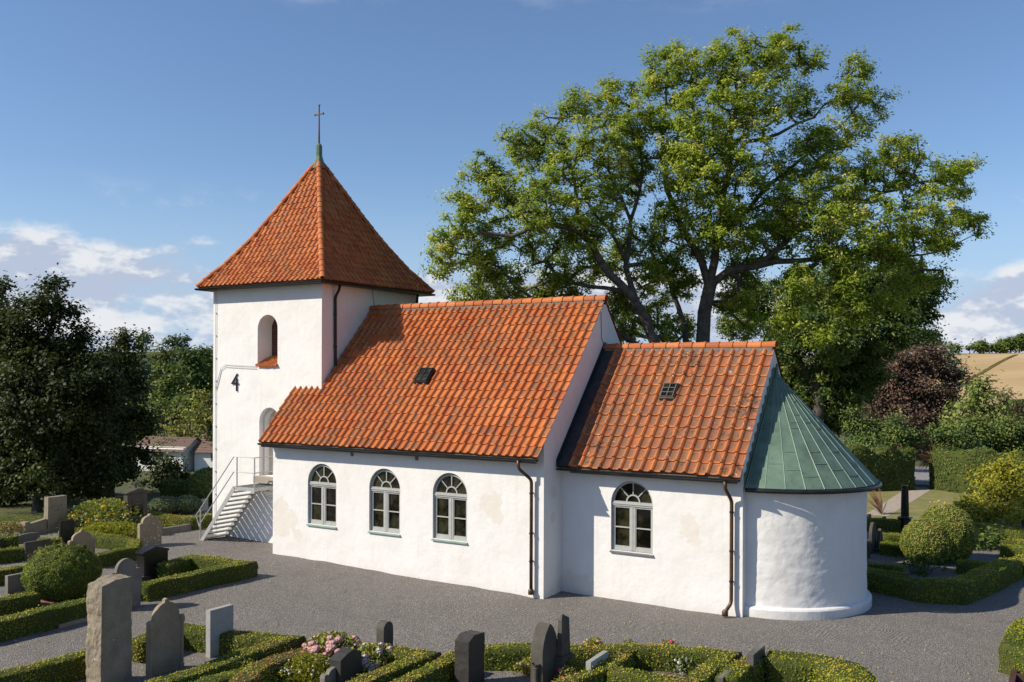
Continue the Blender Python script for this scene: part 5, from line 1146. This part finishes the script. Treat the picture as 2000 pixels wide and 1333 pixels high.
# lying red slab, broken white stone, small far stones
x, y = (-8.88,-8.09); e = empty('gravestone', (x, y, gz1(x, y)), 'low sloping red granite plaque lying in front of the dome shaped bush', 'gravestone', 'gravestones in the churchyard')
mb = MB(); mb.prism([(0, .0), (.62, 0), (.62, .10), (0, .03)], lambda a, b, d: (-.55+a, d, b+.16*(1-a/.62) if b > 0 else b), 0, .85); mb.build('slab', M['red_stone'], e, bevel=.012)
x, y, wd, t, h = (-7.39,-8.14,0.34,0.06,0.38)
e = empty('gravestone', (x, y, gz1(x, y)), 'broken pale stone fragment with a jagged point on the gravel', 'gravestone', 'gravestones in the churchyard')
o = MB().prism([(-.05, -.03), (.46, -.03), (.42, .09), (.34, .16), (.24, .20), (.235, .33), (.17, .42), (.08, .30), (.03, .18)], YZ, -.12, 0).build('slab', M['lichen_stone'], e, bevel=.012)
mb = MB(); mb.prism([(-.10, -.03), (.62, -.03), (.62, .05), (.4, .08), (-.10, .06)], YZ, -.2, .22); mb.build('plinth', M['lichen_stone'], e, bevel=.015)
stone('small pale gravestone with slanted top beyond the box hedge left of the staircase', (-17.28,3.77,0.55,0.15,0.45), 'slant', 'light_stone', 0, 13, txt=([(.7, .7), (.55, .5)], 'engraving'))
stone('dark headstone cut off by the left edge', (-15.68,-4.67,0.09,0.16,0.39), 'flat', 'black_stone', 0, 14)
# bottom centre and right
stone('slim dark gravestone with a fully rounded top behind the hydrangea', (-0.02,-6.17,0.29,0.18,0.80), 'round', 'diabase', .003, 15)
stone('low black slab with chamfered top in front of the hydrangea', (0.21,-7.64,0.57,0.26,0.62), 'pitch', 'dark_stone', 0, 16, lean=0)
stone('small rough grey boulder shaped gravestone at the bottom edge', (0.10,-7.93,0.75,0.10,0.38), 'shoulder', 'granite', .022, 17)
stone('dark rough hewn pillar stone with polished face at the bottom centre', (2.20,-6.54,0.51,0.30,0.95), 'cham', 'dark_stone', .014, 18)
e = stone('dark pointed gothic gravestone with a small column at its corner', (3.24,-5.73,0.56,0.25,1.10), 'gothic', 'diabase', 0, 19)
mb = MB(); mb.lathe([(.07, 0), (.07, .08), (.05, .12), (.05, .34), (.06, .36), (.05, .38), (.075, .44)], (-.12, -.035, 0), 12); mb.build('column', M['diabase'], e)
sx, sy, wd, t, h = (3.36,-5.23,0.33,0.12,1.18)
e = empty('gravestone', (sx, sy, gz1(sx, sy)), 'dark square obelisk with a sloping tip beside the pointed gothic stone', 'gravestone', 'gravestones in the churchyard')
mb = MB(); k = .035; z1 = h-.08
mb.add([(-t-k, -k, -.05), (k, -k, -.05), (k, wd+k, -.05), (-t-k, wd+k, -.05), (-t-k, -k, h*.38), (k, -k, h*.38), (k, wd+k, h*.38), (-t-k, wd+k, h*.38)], [(0, 3, 2, 1), (4, 5, 6, 7), (0, 1, 5, 4), (1, 2, 6, 5), (2, 3, 7, 6), (3, 0, 4, 7)]); mb.build('plinth', M['diabase'], e, bevel=.008)
mb = MB(); q = .02
mb.add([(-t, 0, h*.38), (0, 0, h*.38), (0, wd, h*.38), (-t, wd, h*.38), (-t+q, q, z1), (-q, q, z1), (-q, wd-q, z1), (-t+q, wd-q, z1), (-t/2, wd*.35, h+.02)], [(0, 3, 2, 1), (0, 1, 5, 4), (1, 2, 6, 5), (2, 3, 7, 6), (3, 0, 4, 7), (4, 5, 8), (5, 6, 8), (6, 7, 8), (7, 4, 8)]); mb.build('shaft', M['diabase'], e, bevel=.006)
stone('leaning light grey slab with dark engraved lettering at the bottom edge', (4.05,-5.44,0.78,0.10,0.53), 'flat', 'light_stone', 0, 20, txt=([(.80, .35), (.62, .8), (.46, .9), (.30, .7)], 'engraving'), rz=.05)
stone('polished grey granite slab reflecting the hedge, lower right', (6.42,-3.73,0.71,0.13,0.61), 'flat', 'grey_polished', 0, 21)
stone('dark polished slab cut by the bottom edge, left of the polished grey one', (6.19,-4.70,0.59,0.11,0.42), 'flat', 'grey_polished', 0, 22)
# behind the apse, right
stone('tall slim stone with round top just right of the apse wall', (5.80,10.47,0.74,0.09,0.97), 'round', 'diabase', .004, 23)
stone('dark pointed gravestone on a plinth right of the apse', (5.92,10.94,0.86,0.08,0.71), 'gothic', 'diabase', 0, 24, base=(.10, .14))
stone('low dark stone at the foot of the apse wall', (5.85,9.74,0.23,0.06,0.51), 'flat', 'diabase', 0, 25)
stone('small grey stone seen past the right side of the round bushes', (8.07,15.38,1.36,0.05,0.42), 'round', 'granite', 0, 26)
stone('little slanted stone right of the round bushes', (8.26,16.98,1.98,0.05,0.05), 'flat', 'light_stone', 0, 27)
stone('narrow dark stone left of the black column', (5.24,15.82,0.40,0.04,0.42), 'flat', 'diabase', 0, 28)
stone('squat dark stone left of the narrow stone, beyond the apse', (4.44,17.25,0.49,0.09,0.28), 'low_round', 'diabase', 0, 29)
for i, (px, lab) in enumerate((((8.86,19.25), 'left one of a row of tiny pale stones under the yellow shrubs'), ((9.21,19.06), 'right one of a row of tiny pale stones under the yellow shrubs'))):
    stone(lab, (*px, .35, .15, .22), 'low_round', 'granite', .01, 30+i)
# black column on a square base
x, y = (5.95,15.74); e = empty('column_monument', (x, y, gz1(x, y)), 'slender polished black column on a square base on the lawn edge', 'column')
mb = MB(); mb.lathe([(.155, .50), (.145, .53), (.14, .56), (.135, .9), (.12, 1.58), (.125, 1.60), (.125, 1.64), (.0, 1.65)], (0, 0, 0), 24); mb.build('shaft', M['black_stone'], e)
mb = MB(); mb.box(-.20, .20, -.20, .20, .08, .46); mb.build('pedestal', M['black_stone'], e, bevel=.02); MB().box(-.235, .235, -.235, .235, .46, .50).build('cornice', M['black_stone'], e, bevel=.015); MB().box(-.28, .28, -.28, .28, -.05, .08).build('plinth', M['diabase'], e, bevel=.02)
# dark red granite grave frame, bottom right
x, y = (10.39,-1.00); e = empty('grave_frame', (x, y, gz1(x, y)), 'dark red polished granite grave frame at the bottom right corner', 'grave kerb')
for (a, b, c_, d_) in ((-.1, .0, -.8, .78), (0, 1.4, .68, .78), (0, 1.4, .12, .20), (0, 1.4, -.8, -.7)): MB().box(a, b, c_, d_, -.03, .16).build('kerb_stone', M['purple_stone'], e, bevel=.008)

# ------------------------------------------------------------------ flower plants
def plant(name, label, cat, c, rx, ry, h, nl, lm, leaf, tb, blooms=(), stems=True, group=None):
    z0 = gz1(*c); e = empty(name, (c[0], c[1], z0), label, cat, group)
    cs = np.stack([rng.normal(size=nl)*rx*.5, rng.normal(size=nl)*ry*.5, rng.random(nl)**.7*h], 1); cs[:, 2] *= np.clip(1.15-(cs[:, 0]/rx)**2*.5-(cs[:, 1]/ry)**2*.5, .15, 1.1); cs[:, 2] += .02
    V, F = leaves(cs, leaf, leaf*.5, np.tile([[0, 0, .9]], (nl, 1)), None, 1.5)
    npmesh('foliage', V, F, M[lm], np.repeat(np.clip(.45+tb+rng.normal(size=nl)*.2, 0, 1), 4), parent=e)
    if stems:
        mb = MB()
        for i in range(26):
            x_, y_ = random.gauss(0, rx*.4), random.gauss(0, ry*.4); mb.tube([(x_*.4, y_*.4, 0), (x_*.8, y_*.8, h*.5), (x_, y_, h*.9)], .006, 4, cap=False)
        mb.build('stem', M['twig'], e, recalc=False)
    for (m, n, r, zmin) in blooms:
        src = None
        for i in range(n):
            a, q = random.uniform(0, 2*PI), random.random()**.5; px_, py_ = math.cos(a)*q*rx, math.sin(a)*q*ry; pz = h*(zmin+(1.12-zmin)*random.random())*(1-.35*q*q)
            if src is None:
                k = 46; d_ = unit(rng.normal(size=(k, 3))); V, F = leaves(d_*r*.8, r*1.0, r*.8, d_, None, .5); src = npmesh('blossom', V, F, M[m], parent=e); b = src
            else: b = src.copy(); C.objects.link(b); b.parent = e
            b.location = (px_, py_, pz); s_ = random.uniform(.75, 1.25); b.scale = (s_, s_, s_*.8)
    return e
plant('hydrangea', 'big hydrangea with dusty pink flower heads behind the low black slab', 'flower bush', (-0.81,-6.72), .62, .55, .52, 1500, 'bush_leaf', .10, .0, [('petal_pink', 84, .072, .62)])
plant('hydrangea', 'paler hydrangea with cream and pink heads beside the slim dark round topped stone', 'flower bush', (0.06,-6.62), .40, .42, .44, 900, 'bush_leaf', .10, .0, [('petal_pale', 40, .072, .5)])
plant('flowering_plant', 'pale green herb with tiny white flowers at the bottom centre left', 'plant', (-0.55,-7.66), .50, .55, .40, 2600, 'yellow_leaf', .06, -.25, [('petal_white', 40, .022, .8)])
plant('rose_bush', 'rose bush with yellow blooms left of the pedimented monument', 'flower bush', (-17.09,-0.31), 1.25, 1.2, .85, 4200, 'bush_leaf', .10, .0, [('petal_yellow', 26, .065, .5)])
plant('flower_row', 'small pink flowers at the far left edge above the shaded hedge', 'flowers', (-17.97,-3.14), .5, .7, .42, 900, 'bush_leaf', .07, .1, [('petal_rose', 12, .028, .9), ('petal_pink', 26, .03, .9)])
RB = 'rose bushes in the hedged bed'
plant('rose_bush', 'rose bush with bright pink blooms against the back hedge of the rose bed', 'flower bush', (4.54,-3.06), .32, .3, .36, 420, 'bush_leaf', .07, .15, [('petal_rose', 7, .04, .85)], group=RB)
plant('rose_bush', 'pale leafy rose bush with pink buds in the middle of the rose bed', 'flower bush', (5.07,-3.46), .40, .4, .36, 700, 'grey_leaf', .07, .3, [('petal_rose', 5, .04, .8), ('petal_white', 12, .03, .7)], group=RB)
plant('rose_bush', 'upright green plant at the right end of the rose bed', 'flower bush', (5.19,-3.02), .18, .2, .34, 300, 'bush_leaf', .07, .3, (), group=RB)
plant('rose_bush', 'leafy plant with cream blooms at the left end of the rose bed', 'flower bush', (3.87,-3.48), .24, .3, .36, 480, 'bush_leaf', .07, .2, [('petal_white', 6, .055, .5)], group=RB)
plant('rose_bush', 'yellowish plant with pink blossoms behind the short low hedge', 'flower bush', (3.13,-3.48), .24, .24, .30, 420, 'yellow_leaf', .06, -.1, [('petal_pink', 7, .035, .8)], group=RB)
plant('rose_bush', 'small plant with pink buds in the left part of the rose bed', 'flower bush', (4.39,-3.38), .14, .16, .32, 160, 'bush_leaf', .06, .2, [('petal_rose', 3, .035, .85)], group=RB)
plant('flowering_plant', 'small cream flowered plant at the foot of the pointed gothic stone', 'plant', (2.62,-5.22), .22, .25, .26, 420, 'yellow_leaf', .05, -.1, [('petal_white', 9, .025, .7)])
plant('flowering_plant', 'small pink flowers at the bottom edge near the engraved pale slab', 'plant', (3.55,-5.37), .2, .25, .3, 300, 'bush_leaf', .05, .1, [('petal_rose', 4, .034, .8)])
for i, (c_, lab, tb) in enumerate((((-15.34,-1.56), 'left part of the low yellow green plants in the hedged bed behind the shouldered stone', .2), ((-15.08,-1.15), 'right part of the low yellow green plants in the hedged bed behind the shouldered stone', .1))):
    plant('bed_plant', lab, 'plant', c_, .85, .8, .42, 1900, 'yellow_leaf', .09, -.15-.1*i, (), False)
plant('grass_tuft', 'tuft of dry ornamental grass in front of the long low dark gravestone', 'plant', (-12.85,-4.98), .55, .45, .45, 700, 'olive_leaf', .05, .3, ())
plant('bed_plant', 'leafy low plants along the front of the dark hedge at the bottom left centre', 'plant', (-1.48,-8.31), .6, .35, .32, 900, 'bush_leaf', .08, .0, ())
# soil of the rose bed
V = [(*p, gz1(*p)+.035) for p in ((3.59,-2.98), (5.36,-2.27), (5.47,-4.00), (3.89,-4.14))]; o = npmesh('soil', V, [(0, 3, 2, 1)], M['soil']); o['kind'] = 'structure'
# fallen leaves and loose pebbles on the gravel
n = 1500; cs = np.stack([rng.uniform(-20, 16, n), rng.uniform(-10, 1.0, n), np.zeros(n)], 1)
keep = ~((cs[:, 0] > -9.4) & (cs[:, 0] < 7) & (cs[:, 1] > -.05)); cs = cs[keep]; cs[:, 2] = gz(cs[:, 0], cs[:, 1])+.035
V, F = leaves(cs, .05, .035, np.tile([[0, 0, 1.]], (len(cs), 1)), None, .6); o = npmesh('fallen_leaves', V, F, M['bush_leaf'], np.repeat(rng.uniform(.6, 1, len(cs)), 4)); tag(o, None, None, None, 'stuff'); o['label'] = 'scattered dry leaves lying on the gravel'; o['category'] = 'leaves'

# ------------------------------------------------------------------ houses in the distance
def house(label, c, ln, dp, hw, hr, rz, chim=False, roof='house_tile', nm='house'):
    z = gz1(c[0], c[1]); e = empty(nm, (c[0], c[1], z), label, 'house', None, rz)
    mb = MB(); mb.prism([(-dp/2, -1.5), (dp/2, -1.5), (dp/2, hw), (0, hr-.05), (-dp/2, hw)], YZ, -ln/2, ln/2); mb.build('wall', M['house_wall'], e)
    mb = MB()
    for s in (-1, 1):
        nrow = 9; 
        for r in range(nrow):
            f0, f1 = r/nrow, (r+1.08)/nrow; y0, y1 = s*(dp/2+.35)*(1-f0), s*(dp/2+.35)*(1-min(f1, 1)); z0 = hw-.25+(hr-hw+.3)*f0; z1 = hw-.25+(hr-hw+.3)*min(f1, 1)
            mb.add([(-ln/2-.25, y0, z0+.07), (ln/2+.25, y0, z0+.07), (ln/2+.25, y1, z1+.01), (-ln/2-.25, y1, z1+.01), (-ln/2-.25, y0, z0), (ln/2+.25, y0, z0)], [(0, 1, 2, 3), (0, 4, 5, 1)])
    rf = mb.build('roof', M[roof], e)
    if chim: MB().box(-.35, .35, -.3, .3, hr-.4, hr+.8).build('chimney', M['house_wall'], rf)
    f = MB().box(-.7, .7, -dp/2-.03, -dp/2+.05, .9, 2.0).build('window', M['paint'], e); MB().box(-.6, .6, -dp/2-.04, -dp/2-.032, 1.0, 1.9).build('pane', M['glass'], f)
    return e
hc = (-67.86,42.66,-4.66); house('small white house with a brown tiled roof below the yellowish tree', hc[:2], 5.6, 4.2, 2.1, 3.1, .29)
hc = (-62.71,45.82,-2.18); house('white house mostly hidden behind the tower, only its gable end showing', hc[:2], 5.0, 5.0, 2.0, 3.6, .3)
hc = (8.20,153.90,4.21); house('house with a low dark red roof at the right edge of the field', hc[:2], 9, 6, 2.4, 5.0, .4, False, 'red_roof')
